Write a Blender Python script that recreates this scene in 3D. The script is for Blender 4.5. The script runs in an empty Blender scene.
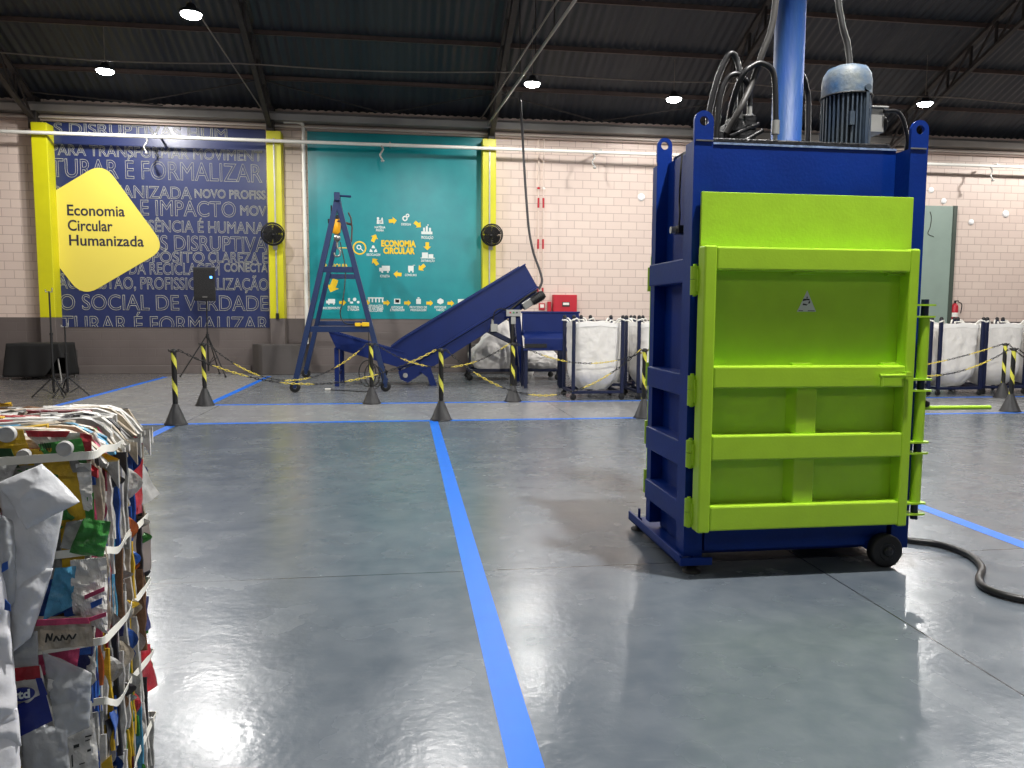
import bpy, bmesh, math, random
from mathutils import Vector, Matrix, noise
random.seed(7)
SC = bpy.context.scene
COL = SC.collection
PI = math.pi

# ------------------------------------------------------------------ helpers
def lin(c):
    c = c / 255.0
    return c / 12.92 if c <= 0.04045 else ((c + 0.055) / 1.055) ** 2.4

MATS = {}
def mat(name, rgb, rough=0.5, metal=0.0, var=0.0, vscale=6.0, bump=0.0, bscale=30.0, spec=0.5, emit=None, coat=0.0, trans=0.0, alpha=1.0, rgb2=None, stretch=None):
    if name in MATS: return MATS[name]
    m = bpy.data.materials.new(name); m.use_nodes = True
    nt = m.node_tree; b = nt.nodes['Principled BSDF']
    col = (lin(rgb[0]), lin(rgb[1]), lin(rgb[2]), 1)
    b.inputs['Base Color'].default_value = col
    b.inputs['Roughness'].default_value = rough
    b.inputs['Metallic'].default_value = metal
    b.inputs['Specular IOR Level'].default_value = spec
    b.inputs['Coat Weight'].default_value = coat
    b.inputs['Transmission Weight'].default_value = trans
    b.inputs['Alpha'].default_value = alpha
    if emit:
        b.inputs['Emission Color'].default_value = (emit[0], emit[1], emit[2], 1)
        b.inputs['Emission Strength'].default_value = emit[3]
    if var or bump or rgb2:
        tc = nt.nodes.new('ShaderNodeTexCoord'); src = tc.outputs['Object']
        if stretch:
            mp = nt.nodes.new('ShaderNodeMapping'); mp.inputs['Scale'].default_value = stretch
            nt.links.new(src, mp.inputs['Vector']); src = mp.outputs['Vector']
        if var or rgb2:
            n = nt.nodes.new('ShaderNodeTexNoise'); n.inputs['Scale'].default_value = vscale; n.inputs['Detail'].default_value = 5
            nt.links.new(src, n.inputs['Vector'])
            r = nt.nodes.new('ShaderNodeValToRGB')
            r.color_ramp.elements[0].position = 0.3; r.color_ramp.elements[1].position = 0.7
            if rgb2:
                r.color_ramp.elements[0].color = col
                r.color_ramp.elements[1].color = (lin(rgb2[0]), lin(rgb2[1]), lin(rgb2[2]), 1)
            else:
                r.color_ramp.elements[0].color = (col[0]*(1-var), col[1]*(1-var), col[2]*(1-var), 1)
                r.color_ramp.elements[1].color = (min(1, col[0]*(1+var)), min(1, col[1]*(1+var)), min(1, col[2]*(1+var)), 1)
            nt.links.new(n.outputs['Fac'], r.inputs['Fac']); nt.links.new(r.outputs['Color'], b.inputs['Base Color'])
        if bump:
            n2 = nt.nodes.new('ShaderNodeTexNoise'); n2.inputs['Scale'].default_value = bscale; n2.inputs['Detail'].default_value = 4
            nt.links.new(src, n2.inputs['Vector'])
            bp = nt.nodes.new('ShaderNodeBump'); bp.inputs['Strength'].default_value = bump; bp.inputs['Distance'].default_value = 0.02
            nt.links.new(n2.outputs['Fac'], bp.inputs['Height']); nt.links.new(bp.outputs['Normal'], b.inputs['Normal'])
    MATS[name] = m
    return m

ORG = {}
def thing(name, label, cat, loc=(0, 0, 0), group=None):
    o = bpy.data.objects.new(name, None); COL.objects.link(o)
    o.location = loc; o['label'] = label; o['category'] = cat
    if group: o['group'] = group
    ORG[o.name] = Vector(loc)
    return o
def tag(o, label, cat, group=None, kind=None):
    if label: o['label'] = label
    if cat: o['category'] = cat
    if group: o['group'] = group
    if kind: o['kind'] = kind
    return o

class MB:
    def __init__(s): s.v = []; s.f = []; s.m = []; s.sm = []; s.cm = 0; s.cs = False
    def add(s, vs, fs, smooth=None):
        o = len(s.v); s.v += [Vector(p) for p in vs]
        for f in fs: s.f.append([i + o for i in f]); s.m.append(s.cm); s.sm.append(s.cs if smooth is None else smooth)
        return s
    def box(s, x0, x1, y0, y1, z0, z1):
        vs = [(x, y, z) for z in (z0, z1) for y in (y0, y1) for x in (x0, x1)]
        return s.add(vs, [(0,2,3,1),(4,5,7,6),(0,1,5,4),(2,6,7,3),(0,4,6,2),(1,3,7,5)], False)
    def obox(s, c, ax, ay, az):
        c, ax, ay, az = Vector(c), Vector(ax), Vector(ay), Vector(az)
        vs = [c + ax*i + ay*j + az*k for k in (-1, 1) for j in (-1, 1) for i in (-1, 1)]
        return s.add(vs, [(0,2,3,1),(4,5,7,6),(0,1,5,4),(2,6,7,3),(0,4,6,2),(1,3,7,5)], False)
    def bar(s, p0, p1, w, h=None, up=(0, 0, 1)):
        h = h or w
        p0, p1 = Vector(p0), Vector(p1); d = p1 - p0; L = d.length; d.normalize()
        up = Vector(up)
        if abs(d.dot(up)) > 0.98: up = Vector((0, 1, 0))
        r = d.cross(up).normalized(); u = r.cross(d).normalized()
        return s.obox((p0 + p1)/2, d*(L/2), r*(w/2), u*(h/2))
    def tube(s, pts, r, n=8, caps=True, closed=False, rs=None):
        pts = [Vector(p) for p in pts]; N = len(pts); rings = []
        prev = None
        for i, p in enumerate(pts):
            if closed: t = pts[(i+1) % N] - pts[i-1]
            else: t = pts[min(i+1, N-1)] - pts[max(i-1, 0)]
            t.normalize()
            if prev is None:
                a = Vector((0, 0, 1)) if abs(t.z) < 0.9 else Vector((1, 0, 0))
                u = t.cross(a).normalized()
            else:
                u = prev - t*prev.dot(t)
                if u.length < 1e-5: u = t.orthogonal()
                u.normalize()
            prev = u; w = t.cross(u)
            rr = rs[i] if rs else r
            rings.append([p + (u*math.cos(2*PI*k/n) + w*math.sin(2*PI*k/n))*rr for k in range(n)])
        vs = [q for R in rings for q in R]; fs = []
        for i in range(N if closed else N-1):
            j = (i+1) % N
            for k in range(n):
                k2 = (k+1) % n
                fs.append((i*n+k, j*n+k, j*n+k2, i*n+k2))
        s.add(vs, fs, True)
        if caps and not closed:
            s.add(rings[0], [list(range(n))], False); s.add(rings[-1], [list(range(n))[::-1]], False)
        return s
    def cyl(s, p0, p1, r, n=16, r1=None):
        return s.tube([p0, p1], r, n, True, False, [r, r if r1 is None else r1])
    def lathe(s, prof, c, axis=(0, 0, 1), n=24, cap=True):
        c = Vector(c); a = Vector(axis).normalized(); u = a.orthogonal().normalized(); w = a.cross(u)
        vs = []; fs = []
        for r, h in prof:
            for k in range(n): vs.append(c + a*h + (u*math.cos(2*PI*k/n) + w*math.sin(2*PI*k/n))*r)
        for i in range(len(prof)-1):
            for k in range(n):
                k2 = (k+1) % n; fs.append((i*n+k, i*n+k2, (i+1)*n+k2, (i+1)*n+k))
        s.add(vs, fs, True)
        if cap:
            s.add(vs[:n], [list(range(n))[::-1]], False); s.add(vs[-n:], [list(range(n))], False)
        return s
    def prism(s, poly, fn, d0, d1):
        n = len(poly); a = [fn(p[0], p[1], d0) for p in poly]; b = [fn(p[0], p[1], d1) for p in poly]
        fs = [list(range(n))[::-1], [i+n for i in range(n)]] + [(i, (i+1) % n, (i+1) % n + n, i+n) for i in range(n)]
        return s.add(a + b, fs, False)
    def grid(s, fn, nu, nv, smooth=True, closeu=False):
        vs = [fn(i/nu, j/nv) for j in range(nv+1) for i in range(nu+1)]
        fs = [(j*(nu+1)+i, j*(nu+1)+i+1, (j+1)*(nu+1)+i+1, (j+1)*(nu+1)+i) for j in range(nv) for i in range(nu)]
        return s.add(vs, fs, smooth)
    def build(s, name, mats, parent=None, bevel=0, solid=0, label=None, weld=False, sub=0, recalc=True, kind=None):
        if not isinstance(mats, (list, tuple)): mats = [mats]
        me = bpy.data.meshes.new(name)
        o = bpy.data.objects.new(name, me); COL.objects.link(o)
        if parent is None:
            xs = [p.x for p in s.v]; ys = [p.y for p in s.v]; zs = [p.z for p in s.v]
            org = Vector(((min(xs)+max(xs))/2, (min(ys)+max(ys))/2, min(zs)))
            o.location = org
        else:
            org = ORG[parent.name]; o.parent = parent
        ORG[o.name] = org
        me.from_pydata([tuple(p - org) for p in s.v], [], s.f)
        for m in mats: me.materials.append(m)
        for p, mi, sm in zip(me.polygons, s.m, s.sm): p.material_index = mi; p.use_smooth = sm
        if recalc or weld:
            bm = bmesh.new(); bm.from_mesh(me)
            if weld: bmesh.ops.remove_doubles(bm, verts=bm.verts, dist=1e-4)
            bmesh.ops.recalc_face_normals(bm, faces=bm.faces); bm.to_mesh(me); bm.free()
        if solid:
            md = o.modifiers.new('thick', 'SOLIDIFY'); md.thickness = solid; md.offset = 0
        if bevel:
            md = o.modifiers.new('bevel', 'BEVEL'); md.width = bevel; md.segments = 2; md.limit_method = 'ANGLE'; md.angle_limit = math.radians(40)
        if sub:
            md = o.modifiers.new('sub', 'SUBSURF'); md.levels = sub; md.render_levels = sub
        if label: o['label'] = label
        if kind: o['kind'] = kind
        return o

def struct(mb, name, m, **k):
    o = mb.build(name, m, **k); o['kind'] = 'structure'; return o
def copy_tree(src, loc, rotz=0.0, label=None):
    c = src.copy(); COL.objects.link(c); c.location = loc; c.rotation_euler = (0, 0, rotz)
    if label: c['label'] = label
    def rec(a, b):
        for ch in list(a.children):
            d = ch.copy(); COL.objects.link(d); d.parent = b; rec(ch, d)
    rec(src, c)
    return c
def spline(pts, n=8):
    pts = [Vector(p) for p in pts]; out = []
    P = [pts[0]*2 - pts[1]] + pts + [pts[-1]*2 - pts[-2]]
    for i in range(1, len(P)-2):
        for k in range(n):
            t = k/n; a, b, c, d = P[i-1], P[i], P[i+1], P[i+2]
            out.append(0.5*((2*b) + (c-a)*t + (2*a-5*b+4*c-d)*t*t + (3*b-a-3*c+d)*t**3))
    out.append(pts[-1]); return out
def rnd(a, b): return random.uniform(a, b)

# text as mesh ------------------------------------------------------
CAP = None
def text_raw(body, outline=0.0, bold=0.0, ext=0.0, spacing=1.0):
    cu = bpy.data.curves.new('t', 'FONT'); cu.body = body; cu.space_character = spacing
    if outline: cu.fill_mode = 'NONE'; cu.bevel_depth = outline; cu.bevel_resolution = 0; cu.resolution_u = 4
    else: cu.offset = bold; cu.extrude = ext; cu.resolution_u = 4
    o = bpy.data.objects.new('t', cu); COL.objects.link(o)
    dg = bpy.context.evaluated_depsgraph_get(); dg.update()
    me = bpy.data.meshes.new_from_object(o.evaluated_get(dg))
    bpy.data.objects.remove(o); bpy.data.curves.remove(cu)
    return me
def text(body, x0, x1, z0, z1, Y, m, parent, name='lettering', outline=0.0, bold=0.0, clipz=None, clipx=None, slant=0.0, label=None, frame=None, depth=0.004, width=None):
    """cap letters stand z0..z1 and the words fill x0..x1 on the plane Y (facing -Y) or on frame(x, z, d)."""
    global CAP
    if CAP is None:
        r = text_raw('H'); ys = [v.co.y for v in r.vertices]; CAP = max(ys) - min(ys)
    sc = (z1 - z0)/CAP
    me = text_raw(body, outline/sc if outline else 0, bold, 0.5)
    xs = [v.co.x for v in me.vertices]
    a, b = min(xs), max(xs); kx = (x1 - x0)/(b - a)
    zs = [v.co.z for v in me.vertices]; zr = max(max(zs), 1e-6)
    org = ORG[parent.name]
    for v in me.vertices:
        x, y, z = v.co
        px = x0 + (x - a)*kx + slant*y*sc; pz = z0 + y*sc
        d = (outline if outline else depth)*z/zr
        p = frame(px, pz, d) if frame else Vector((px, Y - d, pz))
        v.co = Vector(p) - org
    if clipz is not None or clipx is not None:
        bm = bmesh.new(); bm.from_mesh(me)
        def cut(co, no):
            bmesh.ops.bisect_plane(bm, geom=bm.verts[:]+bm.edges[:]+bm.faces[:], plane_co=Vector(co)-org, plane_no=no, clear_inner=True)
        if clipz is not None: cut((0, 0, clipz), (0, 0, 1))
        if clipx is not None: cut((clipx, 0, 0), (1, 0, 0))
        bm.to_mesh(me); bm.free()
    me.materials.clear(); me.materials.append(m)
    o = bpy.data.objects.new(name, me); COL.objects.link(o); o.parent = parent; ORG[o.name] = org
    if label: o['label'] = label
    return o

# ------------------------------------------------------------------ materials
BLUE = mat('press_blue', (0, 42, 122), 0.45, spec=.22, var=0.10, vscale=5, bump=0.06, bscale=60)
BLUE2 = mat('machine_blue', (22, 48, 122), 0.42, var=0.08, vscale=4)
NAVY = mat('navy_frame', (16, 26, 60), 0.45)
GREEN = mat('lime_green', (164, 206, 46), 0.36, var=0.05, vscale=7, bump=0.05, bscale=70)
BLACK = mat('black_rubber', (22, 22, 23), 0.55)
GREASE = mat('greasy_black', (18, 19, 22), 0.4, var=0.4, vscale=20, bump=0.4, bscale=40)
HOSE = mat('hose_rubber', (24, 24, 26), 0.38)
STEEL = mat('bare_steel', (150, 150, 148), 0.35, 0.9)
GALV = mat('galvanised', (168, 168, 164), 0.45, 0.5, var=0.12, vscale=8)
WHITEP = mat('white_paint', (236, 234, 226), 0.4)
YEL = mat('safety_yellow', (244, 200, 30), 0.45)
MURY = mat('mural_yellow', (245, 205, 25), 0.5)
MURW = mat('mural_white', (228, 236, 232), 0.5)
RED = mat('fire_red', (186, 24, 44), 0.4)
PILLAR = mat('pillar_yellow', (206, 202, 16), 0.42, var=0.05, vscale=3, bump=0.05, bscale=25)
DARKST = mat('roof_steel', (52, 47, 46), 0.6, var=0.2, vscale=8)
BAG = mat('woven_bag', (232, 229, 224), 0.6, var=0.06, vscale=5, bump=0.6, bscale=9)
BAG2 = mat('woven_bag_dull', (244, 240, 235), 0.7, var=0.05, vscale=5, bump=0.08, bscale=10)
CLOTH = mat('black_cloth', (15, 15, 16), 0.85)
CHY = mat('chain_yellow', (232, 210, 84), 0.5)
CHB = mat('chain_black', (26, 26, 26), 0.5)
GREYD = None

def wall_mat():
    m = bpy.data.materials.new('painted_blocks'); m.use_nodes = True; nt = m.node_tree; b = nt.nodes['Principled BSDF']
    g = nt.nodes.new('ShaderNodeNewGeometry'); sx = nt.nodes.new('ShaderNodeSeparateXYZ'); nt.links.new(g.outputs['Position'], sx.inputs[0])
    cx = nt.nodes.new('ShaderNodeCombineXYZ'); nt.links.new(sx.outputs['X'], cx.inputs['X']); nt.links.new(sx.outputs['Z'], cx.inputs['Y'])
    br = nt.nodes.new('ShaderNodeTexBrick'); nt.links.new(cx.outputs[0], br.inputs['Vector'])
    br.inputs['Scale'].default_value = 1; br.inputs['Brick Width'].default_value = 0.42; br.inputs['Row Height'].default_value = 0.208
    br.inputs['Mortar Size'].default_value = 0.009; br.inputs['Mortar Smooth'].default_value = 0.3; br.inputs['Bias'].default_value = 0
    br.inputs['Color1'].default_value = (lin(222), lin(204), lin(192), 1); br.inputs['Color2'].default_value = (lin(217), lin(198), lin(187), 1)
    br.inputs['Mortar'].default_value = (lin(186), lin(165), lin(156), 1)
    # grey painted dado below 1.37 m
    mt = nt.nodes.new('ShaderNodeMath'); mt.operation = 'GREATER_THAN'; mt.inputs[1].default_value = 1.37; nt.links.new(sx.outputs['Z'], mt.inputs[0])
    mx = nt.nodes.new('ShaderNodeMix'); mx.data_type = 'RGBA'
    n = nt.nodes.new('ShaderNodeTexNoise'); n.inputs['Scale'].default_value = 1.2; n.inputs['Detail'].default_value = 5; nt.links.new(g.outputs['Position'], n.inputs['Vector'])
    r = nt.nodes.new('ShaderNodeValToRGB'); r.color_ramp.elements[0].color = (lin(92), lin(84), lin(82), 1); r.color_ramp.elements[1].color = (lin(112), lin(103), lin(100), 1)
    nt.links.new(n.outputs['Fac'], r.inputs['Fac'])
    nt.links.new(mt.outputs[0], mx.inputs['Factor']); nt.links.new(r.outputs['Color'], mx.inputs['A']); nt.links.new(br.outputs['Color'], mx.inputs['B'])
    nt.links.new(mx.outputs['Result'], b.inputs['Base Color'])
    bp = nt.nodes.new('ShaderNodeBump'); bp.inputs['Strength'].default_value = 0.4; bp.inputs['Distance'].default_value = 0.01; bp.invert = True
    nt.links.new(br.outputs['Fac'], bp.inputs['Height']); nt.links.new(bp.outputs['Normal'], b.inputs['Normal'])
    b.inputs['Roughness'].default_value = 0.5
    return m
WALL = wall_mat()

def floor_mat():
    m = bpy.data.materials.new('painted_concrete'); m.use_nodes = True; nt = m.node_tree; b = nt.nodes['Principled BSDF']
    N = nt.nodes.new; L = nt.links.new
    g = N('ShaderNodeNewGeometry'); sx = N('ShaderNodeSeparateXYZ'); L(g.outputs['Position'], sx.inputs[0])
    def noise(scale, detail=6, vec=None, dist=0.0):
        n = N('ShaderNodeTexNoise'); n.inputs['Scale'].default_value = scale; n.inputs['Detail'].default_value = detail; n.inputs['Distortion'].default_value = dist
        L(vec or g.outputs['Position'], n.inputs['Vector']); return n.outputs['Fac']
    def math_(op, a, c=None, clamp=False):
        n = N('ShaderNodeMath'); n.operation = op; n.use_clamp = clamp
        for i, q in enumerate((a, c)):
            if q is None: continue
            if isinstance(q, (int, float)): n.inputs[i].default_value = q
            else: L(q, n.inputs[i])
        return n.outputs[0]
    def ramp(fac, stops):
        r = N('ShaderNodeValToRGB'); e = r.color_ramp.elements
        for i, (p, c) in enumerate(stops):
            q = e[i] if i < 2 else e.new(p)
            q.position = p; q.color = tuple(lin(k) for k in c) + (1,)
        L(fac, r.inputs['Fac']); return r.outputs['Color']
    def mix(f, a, c):
        n = N('ShaderNodeMix'); n.data_type = 'RGBA'
        for k, q in (('Factor', f), ('A', a), ('B', c)):
            if isinstance(q, (int, float)): n.inputs[k].default_value = q
            elif isinstance(q, tuple): n.inputs[k].default_value = tuple(lin(t) for t in q) + (1,)
            else: L(q, n.inputs[k])
        return n.outputs['Result']
    base = mix(0.45, ramp(noise(0.9, 8, dist=0.15), [(0.32, (85, 94, 104)), (0.68, (105, 113, 121))]), ramp(noise(5.5, 12, dist=0.3), [(0.35, (82, 91, 101)), (0.65, (109, 116, 123))]))
    # walkway between the tapes is mixed to a paler grey
    def band(v, a, c): return math_('MULTIPLY', math_('GREATER_THAN', v, a), math_('LESS_THAN', v, c))
    X, Y = sx.outputs['X'], sx.outputs['Y']
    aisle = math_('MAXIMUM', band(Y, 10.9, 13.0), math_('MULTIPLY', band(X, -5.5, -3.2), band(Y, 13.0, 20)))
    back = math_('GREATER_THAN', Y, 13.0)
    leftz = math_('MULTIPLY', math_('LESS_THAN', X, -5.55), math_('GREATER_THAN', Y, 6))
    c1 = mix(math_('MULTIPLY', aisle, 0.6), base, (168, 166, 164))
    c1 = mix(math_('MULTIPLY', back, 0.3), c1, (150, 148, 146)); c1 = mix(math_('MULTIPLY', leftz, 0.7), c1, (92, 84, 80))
    # slab joints
    def line(v, at, w): return math_('LESS_THAN', math_('ABSOLUTE', math_('SUBTRACT', v, at)), w)
    j = math_('MAXIMUM', line(X, 2.43, 0.006), line(Y, 4.385, 0.006))
    for k in (-3.0, 7.9, 13.4): j = math_('MAXIMUM', j, line(X, k, 0.006))
    for k in (8.3, -1.1): j = math_('MAXIMUM', j, line(Y, k, 0.004))
    c2 = mix(math_('MULTIPLY', j, 0.8), c1, (40, 42, 46))
    # scuffs
    sv = N('ShaderNodeMapping'); sv.inputs['Scale'].default_value = (1.2, 5, 1); L(g.outputs['Position'], sv.inputs['Vector'])
    sc = noise(2.2, 10, sv.outputs['Vector'], 1.5)
    scf = math_('MULTIPLY', math_('SUBTRACT', sc, 0.60), 3.0, True)
    c3 = mix(math_('MULTIPLY', scf, 0.22), c2, (150, 156, 162))
    L(c3, b.inputs['Base Color'])
    rgh = math_('ADD', math_('MULTIPLY', noise(2.6, 10, None, 0.2), 0.30), 0.10)
    L(rgh, b.inputs['Roughness'])
    b.inputs['Specular IOR Level'].default_value = 0.5
    bp = N('ShaderNodeBump'); bp.inputs['Strength'].default_value = 0.22; bp.inputs['Distance'].default_value = 0.006
    nn = noise(26, 5); L(nn, bp.inputs['Height'])
    bp2 = N('ShaderNodeBump'); bp2.inputs['Strength'].default_value = 0.10; bp2.inputs['Distance'].default_value = 0.03
    L(noise(3.0, 4), bp2.inputs['Height']); L(bp.outputs['Normal'], bp2.inputs['Normal'])
    L(bp2.outputs['Normal'], b.inputs['Normal'])
    return m
FLOOR = floor_mat()

# ------------------------------------------------------------------ setting
XL, XR, YF, YB = -13.0, 23.0, -13.0, 20.0
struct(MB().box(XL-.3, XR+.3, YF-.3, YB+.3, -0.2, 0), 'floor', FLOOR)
struct(MB().box(XL-.3, XR+.3, YB, YB+.3, 0, 6.5), 'wall_back', WALL)
struct(MB().box(XL-.3, XL, YF, YB, 0, 6.5), 'wall_left', WALL)
struct(MB().box(XR, XR+.3, YF, YB, 0, 6.5), 'wall_right', WALL)
w = MB(); w.box(XL, -7, YF-.3, YF, 0, 6.5); w.box(17, XR, YF-.3, YF, 0, 6.5); w.box(-7, 17, YF-.3, YF, 5.2, 6.5)
struct(w, 'wall_front', WALL)
def zroof(y): return 6.5 + 4.0*(1 - ((y - 3.5)/16.5)**2)
ROOF = mat('roof_sheet', (32, 38, 50), 0.55, 0.0, rgb2=(56, 59, 64), vscale=1.0, stretch=(1.3, 0.08, 0.08))
rm = MB(); nx = int((XR-XL)/0.2)*6; ny = 26
def rf(u, v):
    x = XL - .3 + u*(XR-XL+.6); y = YF-.3 + v*(YB-YF+.6)
    return (x, y, zroof(y) + 0.02*math.cos(2*PI*x/0.2))
rm.grid(rf, nx, ny, True)
struct(rm, 'ceiling', ROOF, recalc=False)
GABLE = mat('gable_sheet', (70, 72, 76), 0.6)
for nm, x0 in (('wall_left_gable', XL-.25), ('wall_right_gable', XR+.05)):
    g = MB(); ys = [YF-.3 + i*(YB-YF+.6)/20 for i in range(21)]
    poly = [(ys[0], 6.4)] + [(y, zroof(y)-0.02) for y in ys] + [(ys[-1], 6.4)]
    g.prism(poly, lambda a, c, d: (d, a, c), x0, x0+.15); struct(g, nm, GABLE)
# wall ledge and the plinth blocks round pillar feet
DADO = mat('dado_grey', (104, 96, 93), 0.6, var=0.08, vscale=2)
DADO2 = mat('dado_grey_dark', (84, 79, 77), 0.6, var=0.08, vscale=2)
struct(MB().box(-7.86, -3.82, 19.93, 20, 0, .2), 'baseboard_back', DADO, bevel=.01)
struct(MB().box(-2.42, 23, 19.95, 20, 0, .2), 'baseboard_right', DADO, bevel=.01)
def plinth(nm, x0, x1, z):
    c = 0.28; poly = [(x0, 20), (x0, 19.6+.0), (x0+c, 19.3), (x1-c, 19.3), (x1, 19.6), (x1, 20)]
    m = MB(); m.prism(poly, lambda a, b_, d: (a, b_, d), 0, z); return struct(m, nm, DADO2, bevel=.015)
plinth('trim_1', -8.95, -7.9, .60); plinth('trim_2', -3.72, -2.48, .74); plinth('trim_3', 1.6, 2.75, .74)
# concrete beam above the blocks, behind the gutter
struct(MB().box(XL, XR, 19.9, 20.0, 5.98, 6.12), 'trim_4', mat('beam_paint', (176, 158, 148), .6), bevel=.01)

# pillars -----------------------------------------------------------
PX = [(-8.38, 'leftmost'), (-3.11, 'mid'), (2.13, 'right')]
plabels = ['yellow-green painted pillar at left edge of the blue lettered mural',
           'yellow-green pillar between the blue mural and the white downpipe, fan on it',
           'yellow-green pillar at right edge of the teal mural behind the conveyor']
for (x, _), lb in zip(PX, plabels):
    t = thing('wall_pillar', lb, 'pillar', (x, 19.8, 0), 'yellow-green wall pillars')
    MB().box(x-.172, x+.172, 19.62, 20, 1.37, 5.88).build('shaft', PILLAR, t, bevel=.012)
    MB().box(x-.172, x+.172, 19.62, 20, 0, 1.37).build('footing', DADO, t, bevel=.012, label='grey painted pillar foot')
    if x > -5:
        MB().box(x-.012, x+.022, 19.59, 19.62, 1.5, 5.7).build('conduit', GALV, t, bevel=.004, label='pale grey conduit strip')
        MB().box(x-.03, x+.04, 19.56, 19.62, 1.36, 1.5).build('conduit_end', BLACK, t, bevel=.006, label='black conduit end box')

# gutter, pipes -----------------------------------------------------
g = MB(); prof = [(19.98, 6.36), (19.70, 6.36), (19.66, 6.30), (19.70, 6.16), (19.98, 6.13)]
g.prism(prof, lambda a, b_, d: (d, a, b_), XL, XR)
tag(g.build('gutter', mat('gutter_zinc', (150, 147, 143), .45, .35, var=.15, vscale=1.5)), 'grey zinc gutter running under the roof edge', 'gutter')
ps = thing('sprinkler_pipe', 'long white sprinkler pipe running across the wall below the gutter', 'pipe', (0, 19.58, 5.62))
MB().tube([(XL, 19.52, 5.62), (XR, 19.52, 5.62)], .042, 12).build('pipe', WHITEP, ps)
for x in (-6.0, -.55, 4.75, 10.2, 15.9):
    m = MB(); m.tube(spline([(x, 19.52, 5.61), (x+.05, 19.47, 5.50), (x-.02, 19.44, 5.36), (x+.04, 19.42, 5.24)], 5), .022, 8)
    m.lathe([(.03, -.03), (.05, 0), (.02, .02)], (x+.04, 19.42, 5.22)); m.build('sprinkler_head', GALV, ps)
    MB().box(x+.2, x+.24, 19.5, 19.64 if abs(x+3) > 9 else 20, 5.65, 5.69).build('bracket', GALV, ps)
m = MB(); m.tube([(XL, 19.85, 6.05), (XR, 19.85, 6.05)], .026, 8)
tag(m.build('wall_conduit', mat('old_white', (206, 196, 186), .5)), 'thin off-white pipe close under the zinc gutter', 'pipe')
m = MB(); m.tube(spline([(-2.9, 19.87, 6.16), (-2.55, 19.87, 6.16), (-2.44, 19.87, 6.05), (-2.44, 19.87, 5.6)], 5) + [Vector((-2.44, 19.87, 1.8)), Vector((-2.44, 19.87, .74))], .045, 10)
dp = thing('downpipe', 'white vertical downpipe at left edge of the teal mural', 'pipe', (-2.44, 19.87, .74))
m.build('pipe', WHITEP, dp)
for z in (1.9, 3.6, 5.0): MB().lathe([(.055, -.03), (.055, .03)], (-2.44, 19.87, z), n=12).build('pipe_clip', WHITEP, dp)
for x, lb in ((3.44, 'left of the pair of thin pipes with red bands on pink wall'), (3.57, 'right of the pair of thin pipes with red bands on pink wall')):
    t = thing('hydrant_pipe', lb, 'pipe', (x, 19.93, 1.9), 'thin red-banded pipes')
    MB().tube([(x, 19.93, 1.95), (x, 19.93, 6.0)], .022, 8).build('pipe', mat('pale_pipe', (222, 205, 194), .5), t)
    for z0, z1 in ((1.98, 2.2), (3.2, 3.45), (4.25, 4.5)): MB().tube([(x, 19.93, z0), (x, 19.93, z1)], .026, 8).build('red_band', RED, t)
    MB().lathe([(.0, -.05), (.05, 0), (.0, .05)], (x, 19.93, 4.75), n=10).build('valve', RED if x < 3.5 else WHITEP, t)
# round white plates on the wall
for x, z, lb in ((6.2, 4.6, 'small round white disc on pink wall left of the blue press'), (14.53, 5.01, 'small round white disc high on wall right of the press, nearest it'),
                 (14.93, 4.72, 'small round white disc just above the grey-green door'), (16.87, 4.41, 'largest round white disc on wall near right picture edge'), (15.81, 4.16, 'lowest small round white disc right of the grey-green door')):
    r = .10 if x in (6.2, 16.87) else .08
    m = MB(); m.lathe([(r, 0), (r, .02), (r*.75, .045), (.02, .05)], (x, 20, z), (0, -1, 0), 18)
    tag(m.build('wall_disc', mat('disc_white', (250, 250, 250), .3)), lb, 'wall disc', 'round white wall discs')

# ------------------------------------------------------------------ roof steel
for i, y in enumerate([18.95, 17.65, 16.3, 14.9, 13.5, 12.0]):
    z = zroof(y) - .09; nm = ['nearest the wall', 'second from the wall', 'third from the wall', 'fourth from the wall', 'fifth from the wall', 'sixth from the wall'][i]
    m = MB(); m.box(XL, XR, y-.025, y+.025, z-.03, z-.022); m.box(XL, XR, y-.025, y-.017, z-.03, z+.06); m.box(XL, XR, y-.025, y+.025, z+.055, z+.063)
    tag(m.build('roof_purlin', mat('purlin_steel', (96, 80, 74), .6, var=.15, vscale=6)), 'dark steel purlin under the roof sheets, ' + nm, 'purlin', 'roof purlins')
TX = [-8.55, -3.2, 2.2, 7.6, 13.0, 18.4]
tl = ['dark roof truss meeting the leftmost yellow pillar', 'dark roof truss above the pillar between the two murals', 'dark roof truss above pillar right of the teal mural',
      'dark roof truss rising behind the press hoses', 'dark roof truss at upper right above the press motor', 'dark roof truss beyond the right picture edge']
for x, lb in zip(TX, tl):
    t = thing('roof_truss', lb, 'roof truss', (x, 19.8, 6.0), 'roof trusses')
    ys = [19.75 - i*.75 for i in range(30)]
    top = [(x, y, zroof(y)-.17) for y in ys]; bot = [(x, y, zroof(y)-.72) for y in ys]
    bot[0] = (x, 19.75, 5.98)
    for nm, L_ in (('top_chord', top), ('bottom_chord', bot)):
        m = MB()
        for a, b_ in zip(L_, L_[1:]):
            for dx in (-.05, .05): m.bar((a[0]+dx, a[1], a[2]), (b_[0]+dx, b_[1], b_[2]), .012, .07); 
            m.bar((a[0], a[1], a[2]-.03), (b_[0], b_[1], b_[2]-.03), .11, .012)
        m.build(nm, DARKST, t)
    for i in range(0, 12):
        if i: MB().bar(top[i], bot[i], .05, .05, (0, 1, 0)).build('strut', DARKST, t)
        MB().bar(bot[i], top[i+1], .04, .04, (1, 0, 0)).build('diagonal', DARKST, t)
    m = MB(); m.box(x-.09, x+.09, 19.7, 20, 5.75, 6.5); m.build('bearing_plate', DARKST, t, bevel=.01)
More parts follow.
